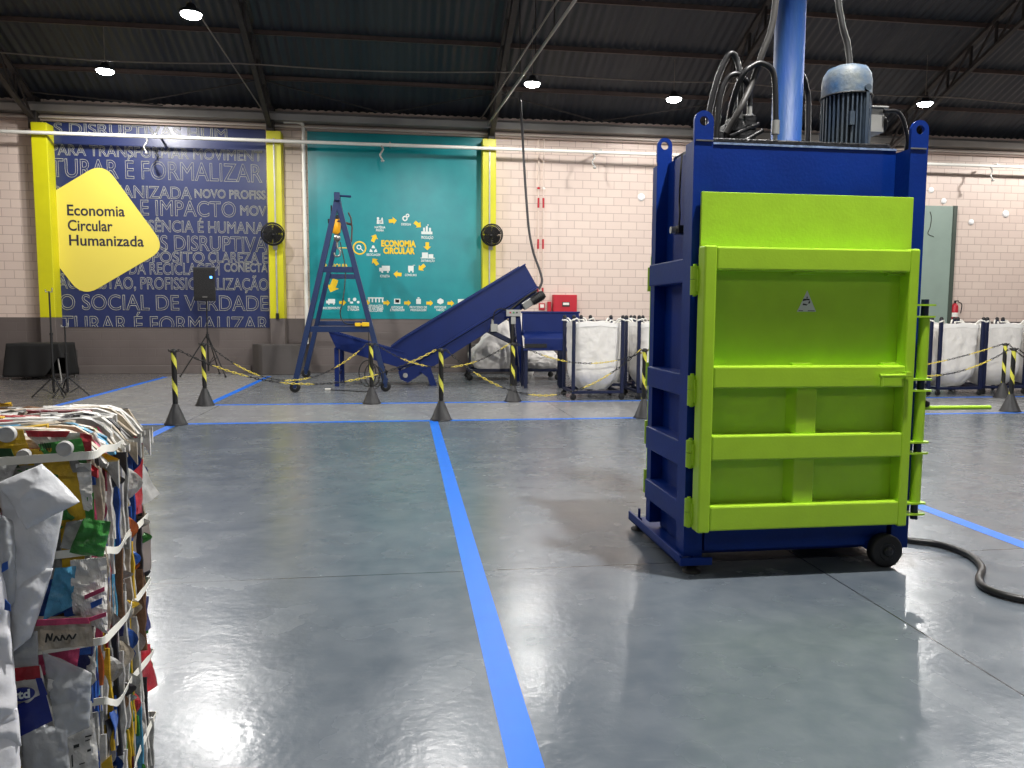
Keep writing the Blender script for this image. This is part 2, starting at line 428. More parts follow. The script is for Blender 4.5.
# sag rods and braces
for p0, p1, lb in (((-8.4, 19.2, 6.45), (-5.6, 19.55, 6.35), 'thin diagonal roof brace right of the leftmost truss'), ((-6.0, 19.4, 6.4), (-3.3, 18.6, 6.75), 'thin roof brace left of truss above the second pillar'),
                   ((-3.1, 18.6, 6.75), (-.6, 19.5, 6.4), 'thin roof brace right of truss above the second pillar'), ((-.3, 19.5, 6.4), (2.1, 18.7, 6.72), 'thin roof brace left of truss above the teal mural'),
                   ((2.3, 18.7, 6.72), (4.8, 19.5, 6.4), 'thin roof brace right of truss above the teal mural'), ((5.0, 19.5, 6.4), (7.5, 18.7, 6.7), 'thin roof brace left of the press lifting lugs')):
    m = MB(); m.tube([p0, p1], .016, 6); tag(m.build('roof_brace', DARKST), lb, 'roof brace', 'thin roof braces')
CABLE = mat('pale_cable', (128, 118, 110), .5)
m = MB(); pts = []
for i in range(61):
    x = -12.5 + i*.57; sag = .07*abs(math.sin(PI*(x-2.2)/5.4)); pts.append((x, 17.2, 6.74 - sag + .06*math.sin(x*.3)))
m.tube(pts, .014, 6); tag(m.build('lamp_cable', CABLE), 'thin pale cable strung along under the roof past the lamps', 'cable')
m = MB(); m.tube([(-3.55, 14.25, 6.74), (-3.25, 19.3, 6.2)], .014, 6); tag(m.build('guy_cable', CABLE), 'thin pale cable slanting from lamp to second pillar', 'cable')
# conduit ladder along the third truss
t = thing('conduit_run', 'pale conduit with hangers slanting up the roof beside the middle truss', 'conduit', (2.3, 16, 6.25))
c0, c1 = Vector((2.07, 19.9, 6.22)), Vector((2.72, 10.6, 6.32))
MB().tube([c0, c1], .028, 8).build('pipe', mat('conduit_grey', (150, 144, 138), .45, .3), t)
MB().tube([c0 + Vector((-.12, 0, .22)), c1 + Vector((-.12, 0, .22))], .018, 8).build('upper_pipe', CABLE, t)
for k in range(1, 7):
    p = c0.lerp(c1, k/7); MB().bar(p, (p.x-.02, p.y, zroof(p.y)-.1), .02, .02).build('hanger', DARKST, t)

# ------------------------------------------------------------------ lamps
LENS = mat('lamp_lens', (255, 255, 255), .4, emit=(1, .98, .95, 70))
LAMPH = mat('lamp_housing', (60, 62, 66), .45, .4)
def lamp(x, y, z, lb, power):
    t = thing('highbay_lamp', lb, 'ceiling lamp', (x, y, z), 'high bay lamps')
    m = MB(); m.lathe([(.19, .0), (.20, .03), (.15, .07), (.09, .09), (.07, .16), (.03, .18)], (x, y, z), n=24); m.build('housing', LAMPH, t)
    MB().lathe([(.02, -.07), (.08, -.064), (.13, -.048), (.16, -.025), (.17, .004)], (x, y, z), n=24).build('lens', LENS, t)
    MB().tube([(x, y, z+.17), (x, y, zroof(y)-.03)], .008, 6).build('suspension_cable', CABLE, t)
    li = bpy.data.lights.new('lamp_light', 'SPOT'); li.energy = power; li.spot_size = math.radians(174); li.spot_blend = 0.25; li.shadow_soft_size = .10
    li.color = (1, .975, .94)
    lo = bpy.data.objects.new('lamp_light', li); COL.objects.link(lo); lo.location = (0, 0, -.17); lo.parent = t
PW = 600
lamp(-6.2, 17.7, 6.55, 'lit round lamp above the blue lettered mural, far left', PW*.85)
lamp(2.81, 17.2, 6.55, 'lit round lamp beside the conduit right of the teal mural', PW*.5)
lamp(6.28, 17.86, 6.55, 'lit round lamp left of the press hoses', PW*.33)
lamp(12.3, 17.3, 6.55, 'lit round lamp right of the press motor', PW*.75)
lamp(-3.56, 14.2, 6.55, 'largest lit round lamp at top left', PW)
for x, y, k in ((8.5, 9.0, 1), (-8.0, 9.0, .5), (2.7, 3.25, 3.3), (9.0, 2.6, .35), (1.6, -4, .22), (14, 7.5, .8), (9, -5, .3), (-7, -3, .3), (-1.5, 3.4, .22), (.6, 11.6, .9), (6.2, 11.4, .8), (17.8, 17.3, .9)):  # unseen lamps overhead: assumed positions, some only added to brighten conveyor and right wall
    lamp(x, y, 6.6, 'lit round lamp outside the picture, unseen and placed for its light', PW*k)

# ------------------------------------------------------------------ murals
MB1 = mat('mural_navy', (40, 50, 94), 0.36, var=.08, vscale=1.5, bump=.08, bscale=7)
OUTL = mat('mural_outline', (158, 158, 148), .5)
EMB = mat('emblem_yellow', (232, 214, 92), .42)
INK = mat('emblem_ink', (44, 40, 58), .5)
t1 = thing('lettered_mural', 'dark blue wall mural with outlined capital words and a yellow rounded emblem', 'mural', (-5.85, 19.985, 1.14))
MB().box(-8.42, -3.36, 19.985, 20.0, 1.14, 6.0).build('backing', MB1, t1)
YM = 19.983
def L1(b_, x0, x1, z0, z1, **k): text(b_, x0, x1, z0, z1, YM, OUTL, t1, outline=.0085, **k)
for row in (('S DISRUPTIVAS HUM', -8.2, -4.25, 5.72, 5.96), ('PARA TRANSFORMAR MOVIMENT', -8.28, -3.44, 5.22, 5.46), ('TURAR É FORMALIZAR', -8.3, -3.45, 4.71, 5.13), ('R', -8.3, -8.06, 4.26, 4.49),
            ('HUMANIZADA', -7.5, -5.12, 4.26, 4.54), ('NOVO PROFISS', -5.06, -3.38, 4.30, 4.50), ('E IMPACTO', -6.32, -4.1, 3.85, 4.21), ('MOV', -4.0, -3.37, 3.90, 4.13),
            ('SSÊNCIA É HUMANA', -6.3, -3.42, 3.46, 3.73), ('IS DISRUPTIVA', -5.98, -3.37, 3.02, 3.37), ('OPÓSITO', -6.4, -4.87, 2.73, 2.98), ('CLAREZA E', -4.79, -3.37, 2.74, 2.99),
            ('DA RECICLAGEM', -6.64, -4.52, 2.43, 2.71), ('CONECTA', -4.42, -3.37, 2.52, 2.72), ('ÃO, GESTÃO, PROFISSIONALIZAÇÃO', -8.26, -3.37, 2.07, 2.35), ('O SOCIAL DE VERDADE', -8.25, -3.37, 1.56, 1.92)):
    L1(*row)
L1('TURAR É FORMALIZAR', -8.24, -3.37, 1.02, 1.40, clipz=1.15)
# emblem: rounded turned square cut off by the pillar
def rounded(poly, rads, n=8):
    out = []; N = len(poly)
    for i, p in enumerate(poly):
        p = Vector(p); a = Vector(poly[i-1]); b_ = Vector(poly[(i+1) % N]); r = rads[i]
        if r <= 0: out.append(p); continue
        d0 = (a-p).normalized(); d1 = (b_-p).normalized()
        for k in range(n+1):
            t = k/n; q0 = p + d0*r; q1 = p + d1*r
            out.append((1-t)**2*q0 + 2*t*(1-t)*p + t*t*q1)
    return out
ep = rounded([(-8.29, 4.335), (-7.13, 5.08), (-5.76, 3.06), (-7.72, 1.86), (-8.29, 2.68)], [0, .42, .42, .42, 0])
m = MB(); m.prism(ep, lambda a, b_, d: (a, 19.975 - d, b_), -.006, .004)
em = m.build('emblem', EMB, t1, label='yellow rounded emblem reading Economia Circular Humanizada')
for b_, x0, x1, z0, z1 in (('Economia', -7.98, -6.68, 3.81, 4.055), ('Circular', -7.98, -6.97, 3.45, 3.695), ('Humanizada', -7.965, -6.27, 3.10, 3.345)):
    text(b_, x0, x1, z0, z1, 19.97, INK, em, bold=.016)

TEAL = mat('mural_teal', (0, 134, 142), 0.34, var=.07, vscale=2.2, bump=.10, bscale=5, rgb2=(8, 146, 152))
t2 = thing('circular_economy_mural', 'teal wall mural with a ring of yellow arrows and white icons', 'mural', (-.2, 19.985, 1.37))
MB().box(-2.36, 2.03, 19.985, 20.0, 1.37, 6.0).build('backing', TEAL, t2)
YT = 19.983
text('ECONOMIA', -.58, .29, 3.205, 3.35, YT, MURY, t2, bold=.05)
text('CIRCULAR', -.53, .262, 3.025, 3.17, YT, MURY, t2, bold=.05)
FR = lambda a, b_, d: (a, YT - d, b_)
def arrow(x, z, ang, s=.10):
    P0 = [(-1, -.45), (.1, -.45), (.1, -.95), (1.05, 0), (.1, .95), (.1, .45), (-1, .45)]
    c, q = math.cos(ang), math.sin(ang)
    m = MB(); m.prism([(x + s*(a*c - b_*q), z + s*(a*q + b_*c)) for a, b_ in P0], FR, 0, .004); m.build('arrow', MURY, t2)
for x, z, a in ((-.288, 3.844, 8), (.34, 3.766, -38), (.579, 3.226, -90), (.434, 2.684, -140), (-.176, 2.505, 175), (-.735, 2.812, 128), (-.755, 3.403, 65)): arrow(x, z, math.radians(a))
for x in (-1.558, -.962, -.459, .069, .634, 1.175): arrow(x, 1.78, 0, .085)
arrow(-1.79, 2.2, math.radians(-112), .17)
def cap(b_, x, z, w_, h=.055): text(b_, x-w_/2, x+w_/2, z-h/2, z+h/2, YT, MURW, t2, name='caption', bold=.02)
cap('MATÉRIA', -.607, 3.675, .27); cap('PRIMA', -.607, 3.6, .2); cap('DESIGN', .046, 3.765, .24); cap('PRODUÇÃO', .58, 3.444, .3, .07); cap('DISTRIBUIÇÃO', .594, 2.858, .34)
cap('CONSUMO', .16, 2.49, .3); cap('COLETA', -.493, 2.456, .24, .06); cap('RECICLAGEM', -.777, 2.989, .34)
cap('RECEBIMENTO', -1.82, 1.637, .45); cap('ESTEIRA', -1.293, 1.667, .28); cap('E TRIAGEM', -1.293, 1.6, .28)
cap('SEPARAÇÃO', -.734, 1.70, .36); cap('DE MATERIAIS', -.734, 1.64, .38); cap('RECICLÁVEIS', -.734, 1.58, .34); cap('ESTOQUE', -.19, 1.668, .3); cap('E PRENSAGEM', -.19, 1.598, .36)
cap('PROCESSO DE', .346, 1.673, .44); cap('PRENSAGEM', .346, 1.60, .40); cap('ESTOQUE', .908, 1.677, .3); cap('FARDO', .908, 1.605, .2); cap('EXPEDIÇÃO', 1.46, 1.66, .36)
text('FRANQUIA', -2.06, -1.411, 2.633, 2.745, YT, MURY, t2, bold=.02)
text('A', -1.95, -1.86, 2.50, 2.59, YT, MURY, t2, bold=.02) if False else None
def icon(polys, name='icon', m_=MURW):
    m = MB()
    for p in polys: m.prism(p, FR, 0, .004)
    m.build(name, m_, t2)
def circ(x, z, r, n=14, a0=0, a1=2*PI): return [(x + r*math.cos(a0+(a1-a0)*k/n), z + r*math.sin(a0+(a1-a0)*k/n)) for k in range(n)]
def rect(x, z, w_, h): return [(x-w_/2, z-h/2), (x+w_/2, z-h/2), (x+w_/2, z+h/2), (x-w_/2, z+h/2)]
def ring(x, z, r0, r1, m_, name='ring', n=24):
    m = MB(); vs = []; fs = []
    for k in range(n):
        a = 2*PI*k/n
        for r in (r0, r1):
            for d in (0, .004): vs.append(FR(x + r*math.cos(a), z + r*math.sin(a), d))
    for k in range(n):
        j = (k+1) % n; a, b_ = k*4, j*4
        fs += [(a+1, b_+1, b_+3, a+3), (a, a+1, b_+1, b_), (a+2, b_+2, b_+3, a+3)]
    m.add(vs, fs); return m.build(name, m_, t2)
ring(-1.12, 3.153, .135, .17, MURY, 'lens_ring'); ring(-1.135, 3.17, .035, .06, MURW, 'lens_glass')
icon([[(-1.1, 3.13), (-1.08, 3.145), (-1.02, 3.08), (-1.04, 3.065)]]); icon([rect(-1.52, 3.147, .46, .022)], 'link_line', MURY)
icon([circ(-.655, 3.9, .03), [(-.69, 3.76), (-.62, 3.76), (-.63, 3.87), (-.68, 3.87)], [(-.61, 3.76), (-.52, 3.76), (-.54, 3.92), (-.56, 3.92)], circ(-.6, 3.82, .04)])
ring(0.02, 3.91, .035, .068, MURW, 'icon'); ring(.085, 3.985, .02, .048, MURW, 'icon')
icon([rect(.57, 3.56, .28, .07), rect(.5, 3.64, .05, .1), rect(.57, 3.66, .05, .14), rect(.65, 3.64, .05, .1), rect(.6, 3.76, .03, .03)])
icon([rect(.52, 3.0, .15, .13), rect(.67, 2.98, .12, .09), rect(.59, 2.925, .36, .02)])
icon([rect(.16, 2.66, .14, .13), circ(.12, 2.575, .022), circ(.21, 2.575, .022), rect(.24, 2.74, .06, .015)])
icon([rect(-.47, 2.65, .2, .13), rect(-.6, 2.62, .07, .09), circ(-.56, 2.56, .025), circ(-.42, 2.56, .025)])
icon([[(-.80, 3.22), (-.76, 3.22), (-.73, 3.15), (-.83, 3.15)], [(-.88, 3.06), (-.85, 3.14), (-.80, 3.09), (-.80, 3.05)], [(-.68, 3.06), (-.71, 3.14), (-.76, 3.09), (-.76, 3.05)]])
icon([rect(-1.83, 1.81, .17, .11), rect(-1.94, 1.79, .05, .07), circ(-1.9, 1.74, .02), circ(-1.78, 1.74, .02)])
icon([rect(-1.4, 1.85, .05, .09), circ(-1.26, 1.86, .045), rect(-1.34, 1.78, .08, .05), circ(-1.17, 1.79, .035)])
icon([rect(-.73, 1.90, .40, .03)] + [rect(-.9 + k*.085, 1.84, .035, .1) for k in range(5)])
icon([rect(-.19, 1.82, .16, .13)]); icon([rect(-.19, 1.825, .10, .08)], 'icon_hole', TEAL); icon([rect(.35, 1.82, .12, .13), rect(.35, 1.91, .05, .03)])
icon([[(.83, 1.86), (.91, 1.91), (.99, 1.86), (.99, 1.79), (.91, 1.75), (.83, 1.79)]]); icon([rect(1.46, 1.83, .2, .12), rect(1.6, 1.81, .06, .08), circ(1.4, 1.76, .02), circ(1.55, 1.76, .02)])

# ------------------------------------------------------------------ floor tapes
TAPE = mat('tape_blue', (0, 110, 226), 0.42, var=.05, vscale=8)
def tape(x0, x1, y0, y1, lb):
    m = MB(); nx_ = max(1, int((x1-x0)/.5)); ny_ = max(1, int((y1-y0)/.5))
    m.box(x0, x1, y0, y1, 0, .0015)
    tag(m.build('floor_tape', TAPE), lb, 'floor tape', 'blue floor marking tapes')
tape(.33, .45, .2, 10.76, 'blue floor tape running from bottom middle of the picture to the posts')
tape(-5.5, 12.5, 10.77, 10.89, 'blue floor tape under the nearer row of striped posts')
tape(-3.2, 12.5, 12.98, 13.10, 'blue floor tape under the farther row of striped posts')
tape(-3.15, -3.03, 2.9, 10.76, 'blue floor tape emerging from behind the bale toward the leftmost post')
tape(-3.28, -3.16, 13.11, 18.9, 'blue floor tape running from second post toward the speaker stand')
tape(-5.62, -5.50, 10.9, 18.9, 'blue floor tape left of the pale walkway near the thin stands')
tape(3.98, 4.10, .5, 10.76, 'blue floor tape on the floor right of the blue and green press')

# ------------------------------------------------------------------ baling press
P = thing('baling_press', 'tall blue hydraulic baling press with a lime green front door', 'baling press', (2.31, 4.6, 0))
X0, X1, Y0, Y1 = 1.60, 3.02, 4.20, 5.02
b = MB(); b.box(1.712, 2.91, 4.33, 4.95, .07, 2.49); b.build('body', BLUE, P, bevel=.006)
def lugpost(nm, x0, x1, yf, yb, side):
    m = MB(); cx, r = (x0+x1)/2, (x1-x0)/2
    # flange with round top and an eye
    zc = 2.60 if yf > 4.5 else 2.578; arc = [(cx + r*math.cos(a), zc + r*math.sin(a)) for a in [PI*k/10 for k in range(11)]]
    poly = [(x0, .10), (x1, .10)] + arc
    # plate as two halves around the eye
    hole = [(cx + .026*math.cos(2*PI*k/16), zc + .026*math.sin(2*PI*k/16)) for k in range(16)]
    low = [(x0, .10), (x1, .10), (x1, 2.47), (x0, 2.47)]
    m.prism(low, lambda a, c, d: (a, d, c), yf, yf+.02)
    out = [(x1, 2.47), (x1, zc)] + arc[1:-1] + [(x0, zc), (x0, 2.47)]
    # ring between the hole and the outline
    n = 40; ro = []
    for k in range(n):
        a = 2*PI*k/n + .001; dx, dz = math.cos(a), math.sin(a)
        if dz >= 0: t_ = r
        else:
            t_ = min(r/abs(dx) if abs(dx) > 1e-6 else 9, (zc-2.47)/abs(dz))
        ro.append((cx + dx*t_, zc + dz*t_))
    ri = [(cx + .026*math.cos(2*PI*k/n + .001), zc + .026*math.sin(2*PI*k/n + .001)) for k in range(n)]
    vs = [(a, y, c) for y in (yf, yf+.02) for L_ in (ro, ri) for a, c in L_]; fs = []
    for k in range(n):
        j = (k+1) % n
        fs += [(k, j, n+j, n+k), (2*n+k, 3*n+k, 3*n+j, 2*n+j), (k, 2*n+k, 2*n+j, j), (n+k, n+j, 3*n+j, 3*n+k)]
    m.add(vs, fs)
    # web
    if side == 'L': m.box(x0, x0+.015, yf+.02, yb, .10, 2.47)
    else: m.box(x1-.015, x1, yf+.02, yb, .10, 2.47)
    if yf < 4.5: m.box(x0 if side == 'R' else x1-.015, x0+.015 if side == 'R' else x1, yf+.02, 4.34, .10, 2.47)
    return m.build(nm, BLUE, P)
lugpost('corner_post', 1.60, 1.712, 4.20, 4.33, 'L'); lugpost('corner_post', 2.91, 3.02, 4.20, 4.33, 'R')
lugpost('corner_post', 1.635, 1.735, 4.94, 5.02, 'L'); lugpost('corner_post', 2.90, 3.02, 4.94, 5.02, 'R')
for x in (1.66, 2.957):
    MB().box(x-.05, x+.05, 4.194, 4.2, 2.467, 2.475).build('weld_seam', STEEL, P)
for x0, x1 in ((1.603, 1.725), (2.895, 3.017)):
    for z0, z1 in ((1.69, 1.83), (1.03, 1.16), (.61, .76), (.27, .40)):
        MB().box(x0, x1, 4.325, 4.96, z0, z1).build('side_rib', BLUE, P, bevel=.008)
MB().box(1.73, 2.89, 4.215, 4.34, .12, .25).build('front_sill', BLUE, P, bevel=.006)
MB().box(1.74, 2.88, 4.345, 4.94, 2.49, 2.525).build('top_plate', GREASE, P, bevel=.008)
MB().box(1.72, 2.905, 4.324, 4.335, 2.482, 2.493).build('top_edge', mat('chipped_paint', (120, 140, 175), .5, var=.4, vscale=40), P)
for x0, x1 in ((1.565, 1.70), (2.93, 3.02)):
    m = MB(); ya = 4.17 if x0 < 2 else 4.36; m.box(x0, x0+.014 if x0 < 2 else x1, ya, 5.2, .055, .115); m.box(x0, x1+.05 if x0 < 2 else x1, ya, 5.2, .055, .068); m.build('base_rail', BLUE, P, bevel=.003)
MB().box(1.565, 1.76, 4.155, 4.17, .055, .10).build('base_plate', BLUE, P, bevel=.004)
for x, y in ((1.66, 4.22), (1.62, 5.12)):
    m = MB(); m.lathe([(.055, 0), (.055, .012), (.03, .02), (.02, .05)], (x, y, 0), n=18); m.build('levelling_foot', BLACK, P)
    m = MB(); m.cyl((x, y, .05), (x, y, .15), .009, 10); m.lathe([(.02, 0), (.02, .018)], (x, y, .068), n=6); m.build('levelling_bolt', BLUE, P)
for x, y in ((2.85, 4.17), (2.85, 5.06)):
    m = MB(); m.lathe([(.025, -.032), (.088, -.032), (.1, -.026), (.1, .026), (.088, .032), (.025, .032)], (x, y, .1), (0, -1, 0), 28); wh = m.build('wheel', BLACK, P)
    m = MB(); m.lathe([(.03, .032), (.03, .045), (.012, .05)], (x, y, .1), (0, -1, 0), 14); m.lathe([(.055, .030), (.05, .036)], (x, y, .1), (0, -1, 0), 20); m.build('hub', GREASE, wh)
    MB().cyl((x, 4.34 if y < 4.6 else 4.9, .1), (x, y, .1), .015, 10).build('axle', STEEL, P)
m = MB(); m.box(2.75, 2.97, 4.2, 4.32, .1, .14); m.build('wheel_bracket', BLUE, P)
# upper sliding plate and door
MB().box(1.64, 2.922, 4.165, 4.185, 1.86, 2.187).build('upper_plate', GREEN, P, bevel=.003)
D = MB().box(1.68, 2.86, 4.14, 4.16, .29, 1.86).build('door', GREEN, P, label='lime green front door with raised rails')
dy0, dy1 = 4.045, 4.145
def dpart(nm, x0, x1, z0, z1, yy0=dy0): return MB().box(x0, x1, yy0, dy1, z0, z1).build(nm, GREEN, D, bevel=.010)
dpart('stile', 1.620, 1.692, .278, 1.882); dpart('stile', 2.840, 2.898, .278, 1.882)
for z0, z1 in ((1.749, 1.876), (1.096, 1.22), (.69, .832), (.288, .43)): dpart('rail', 1.690, 2.842, z0, z1)
for z0, z1 in ((.83, 1.098), (.428, .692)):
    m = MB(); m.prism([(2.165, 4.145), (2.20, 4.075), (2.32, 4.075), (2.34, 4.145)], lambda a, c, d: (a, c, d), z0, z1); m.build('stiffener', GREEN, D, bevel=.006)
for x0, z0 in ((2.18, 1.735), (2.18, 1.22), (2.74, 1.735), (2.73, 1.22)):
    MB().box(x0, x0+.12, 4.10, 4.14, z0, z0+.012).build('clip', GREEN, D)
sg = MB(); sg.prism([(2.215, 1.525), (2.33, 1.525), (2.272, 1.645)], lambda a, c, d: (a, 4.14-d, c), 0, .002)
so = sg.build('warning_sign', mat('sign_silver', (196, 202, 196), .4), D, label='small silver triangular warning sign')
INKB = mat('sign_ink', (30, 32, 30), .5)
m = MB()
for poly in ([(2.245, 1.585), (2.25, 1.598), (2.285, 1.598), (2.292, 1.588), (2.275, 1.590)], [(2.246, 1.562), (2.25, 1.572), (2.278, 1.566), (2.27, 1.56)], [(2.28, 1.57), (2.29, 1.572), (2.293, 1.585), (2.283, 1.584)],
             [(2.222, 1.528), (2.25, 1.528), (2.25, 1.532), (2.224, 1.532)], [(2.28, 1.528), (2.322, 1.528), (2.32, 1.532), (2.28, 1.532)], [(2.267, 1.60), (2.277, 1.60), (2.272, 1.615)]):
    m.prism(poly, lambda a, c, d: (a, 4.138-d, c), 0, .001)
m.build('pictogram', INKB, so)
m = MB(); m.cyl((2.665, 4.02, 1.165), (2.86, 4.02, 1.165), .011, 10); m.cyl((2.68, 4.02, 1.17), (2.68, 4.02, 1.105), .010, 10); m.box(2.82, 2.86, 4.01, 4.05, 1.145, 1.185); m.build('latch_handle', GREEN, D)
for z0, z1 in ((1.615, 1.775), (.99, 1.16), (.635, .79), (.29, .45)):
    zm = (z0+z1)/2 + .005
    h = MB().cyl((1.612, 4.165, zm+.003), (1.612, 4.165, z1), .026, 14).build('hinge', GREEN, P)
    MB().cyl((1.612, 4.165, z0), (1.612, 4.165, zm), .026, 14).build('hinge_knuckle', GREEN, h)
    m = MB(); m.cyl((1.612, 4.165, z0-.008), (1.612, 4.165, z1+.012), .011, 10); m.box(1.612, 1.64, 4.12, 4.16, z0+.02, z1-.02); m.build('hinge_pin', GREEN, h)
MB().box(1.655, 2.96, 5.04, 5.10, .3, 1.9).build('rear_door', GREEN, P, bevel=.006, label='lime green rear door edge')
for z in (1.74, 1.1, .7, .36): MB().cyl((1.648, 5.06, z-.08), (1.648, 5.06, z+.08), .022, 10).build('rear_hinge', GREEN, P)
# latch column at the right
LX, LY = 2.995, 4.12
MB().cyl((LX, LY, .30), (LX, LY, 1.60), .021, 12).build('latch_rod', mat('dark_rod', (16, 26, 62), .4), P)
for z0, z1 in ((1.135, 1.50), (.765, 1.07), (.40, .705)):
    MB().cyl((LX, LY, z0), (LX, LY, z1), .03, 14).build('latch_sleeve', GREEN, P)
for z in (1.567, 1.50, 1.135, 1.07, .765, .70, .40, .335):
    m = MB(); m.prism(rounded([(2.90, LY-.035), (LX+.055, LY-.04), (LX+.055, LY+.04), (2.90, LY+.035)], [0, .03, .03, 0], 5), lambda a, c, d: (a, c, d), z-.005, z+.005); m.build('latch_lug', GREEN, P)
lv = MB().cyl((LX+.03, LY, .965), (LX+.45, LY-.01, .965), .013, 12).build('latch_lever', GREEN, P)
m = MB(); m.lathe([(.0, -.02), (.018, -.012), (.018, .012), (.0, .02)], (LX+.035, LY-.01, .99), n=12); m.build('lever_pivot', BLACK, lv)
m = MB(); m.box(3.02, 3.045, 4.26, 4.32, 1.78, 1.85); m.lathe([(.02, 0), (.026, .012), (.016, .022)], (3.045, 4.29, 1.815), (1, 0, 0), 14); m.build('stop_button', RED, P, label='red push button on the right post')
# switch and cable on left side
ls_ = MB().box(1.66, 1.714, 4.58, 4.66, 2.00, 2.05).build('limit_switch', BLACK, P, bevel=.004)
MB().cyl((1.63, 4.64, 2.025), (1.68, 4.64, 2.025), .022, 10).build('switch_roller', GALV, ls_)
MB().box(1.67, 1.714, 4.44, 4.48, 2.03, 2.09).build('switch_bracket', BLACK, P); MB().box(1.68, 1.714, 4.50, 4.56, 1.90, 1.95).build('switch_stop', BLUE, P)
m = MB(); m.tube(spline([(1.70, 4.66, 2.49), (1.685, 4.64, 2.35), (1.69, 4.66, 2.2), (1.68, 4.62, 2.12), (1.68, 4.63, 2.04)], 6), .006, 6); m.build('switch_cable', BLACK, P)
# hydraulic cylinder
CY = mat('worn_blue_paint', (8, 58, 128), .55, spec=.3, rgb2=(30, 66, 108), vscale=5, bump=.15, bscale=25, stretch=(3, 3, .5))
m = MB(); m.lathe([(.12, 2.50), (.12, 2.53), (.09, 2.54), (.092, 4.0), (.11, 4.0), (.11, 4.08)], (2.355, 4.62, 0), n=36); m.build('hydraulic_cylinder', CY, P)
# motor with cooling ribs
MOT = mat('motor_paint', (44, 60, 80), .5, rgb2=(66, 76, 84), vscale=10, bump=.2, bscale=40, stretch=(1, 1, .4))
mx_, my_ = 2.745, 4.62
m = MB(); m.lathe([(.122, 2.50), (.122, 2.86)], (mx_, my_, 0), n=40); mo = m.build('motor', MOT, P)
m = MB()
for k in range(34):
    a = 2*PI*k/34; c = Vector((mx_ + .130*math.cos(a), my_ + .130*math.sin(a), 2.68))
    m.obox(c, Vector((math.cos(a), math.sin(a), 0))*.018, Vector((-math.sin(a), math.cos(a), 0))*.0045, Vector((0, 0, .175)))
m.build('cooling_ribs', MOT, mo)
FANC = mat('motor_cowl', (46, 84, 122), .55, rgb2=(110, 116, 114), vscale=9, bump=.2, bscale=50)
m = MB(); m.lathe([(.148, 2.855), (.148, 2.95), (.140, 2.995), (.118, 3.03), (.08, 3.045), (.02, 3.05)], (mx_, my_, 0), n=40); m.build('fan_cowl', FANC, mo)
MB().tube([(mx_ + .15*math.cos(2*PI*k/32), my_ + .15*math.sin(2*PI*k/32), 2.858) for k in range(32)], .007, 6, closed=True).build('cowl_band', BLACK, mo)
m = MB(); m.lathe([(.02, 0), (.02, .02)], (mx_+.05, my_-.138, 2.885), (0, -1, 0), 10); m.box(mx_-.06, mx_-.03, my_-.155, my_-.12, 2.66, 2.74); m.box(mx_+.04, mx_+.06, my_-.155, my_-.12, 2.55, 2.86); m.build('motor_fitting', MOT, mo)
m = MB(); m.box(mx_+.13, mx_+.22, my_-.07, my_+.07, 2.64, 2.79); m.box(mx_+.125, mx_+.24, my_-.085, my_+.085, 2.785, 2.80); m.build('junction_box', GALV, mo, bevel=.006)
m = MB(); m.lathe([(.05, 0), (.05, .03), (.03, .04)], (mx_+.22, my_-.02, 2.70), (1, -.3, 0), 14); m.build('gland_plate', BLACK, mo)
m = MB(); m.tube(spline([(mx_+.20, my_-.09, 2.765), (mx_+.29, my_-.1, 2.76), (mx_+.34, my_-.1, 2.68), (mx_+.375, my_-.08, 2.56), (mx_+.37, my_, 2.44)], 6), .013, 8); m.build('motor_cable', HOSE, mo)
# valve block
m = MB()
for c in ((2.0, 4.55, 2.55, .10, .06, .05), (1.96, 4.5, 2.60, .04, .04, .03), (2.06, 4.52, 2.62, .035, .03, .04), (2.03, 4.6, 2.56, .06, .08, .05), (1.90, 4.55, 2.53, .03, .05, .03)):
    m.box(c[0]-c[3], c[0]+c[3], c[1]-c[4], c[1]+c[4], c[2]-c[5]+.025, c[2]+c[5]+.04)
m.cyl((1.92, 4.46, 2.56), (2.10, 4.46, 2.64), .012, 8); m.cyl((2.0, 4.45, 2.53), (2.12, 4.45, 2.60), .014, 8)
va = m.build('valve_block', GREASE, P, bevel=.006)
for x, z in ((2.005, 2.66), (2.065, 2.665)):
    m = MB(); m.cyl((x, 4.52, z), (x, 4.52, z+.09), .016, 8); m.lathe([(.022, 0), (.022, .025)], (x, 4.52, z+.02), n=6); m.build('hose_fitting', GALV, va)
m = MB(); m.cyl((2.20, 4.45, 2.50), (2.20, 4.45, 2.58), .014, 8); m.lathe([(.024, 0), (.024, .08)], (2.20, 4.45, 2.58), n=8); m.build('hose_fitting', GALV, va)
def hose(pts, r, nm='hydraulic_hose', mt_=HOSE): MB().tube(spline(pts, 8), r, 10).build(nm, mt_, P)
hose([(1.821, 4.55, 2.50), (1.821, 4.55, 2.690), (1.864, 4.55, 2.897), (1.921, 4.55, 3.036), (1.957, 4.55, 3.066), (1.989, 4.55, 3.028), (2.001, 4.53, 2.926), (2.005, 4.52, 2.75)], .018)
hose([(1.853, 4.50, 2.50), (1.853, 4.50, 2.576), (1.865, 4.50, 2.770), (1.904, 4.50, 2.896), (1.964, 4.50, 2.932), (2.030, 4.51, 2.900), (2.062, 4.52, 2.834), (2.065, 4.52, 2.755)], .017)
hose([(1.95, 4.58, 2.62), (1.955, 4.50, 2.80), (1.985, 4.45, 2.915), (2.037, 4.45, 2.965), (2.097, 4.45, 2.985), (2.166, 4.45, 2.949), (2.188, 4.45, 2.849), (2.20, 4.45, 2.65)], .017)
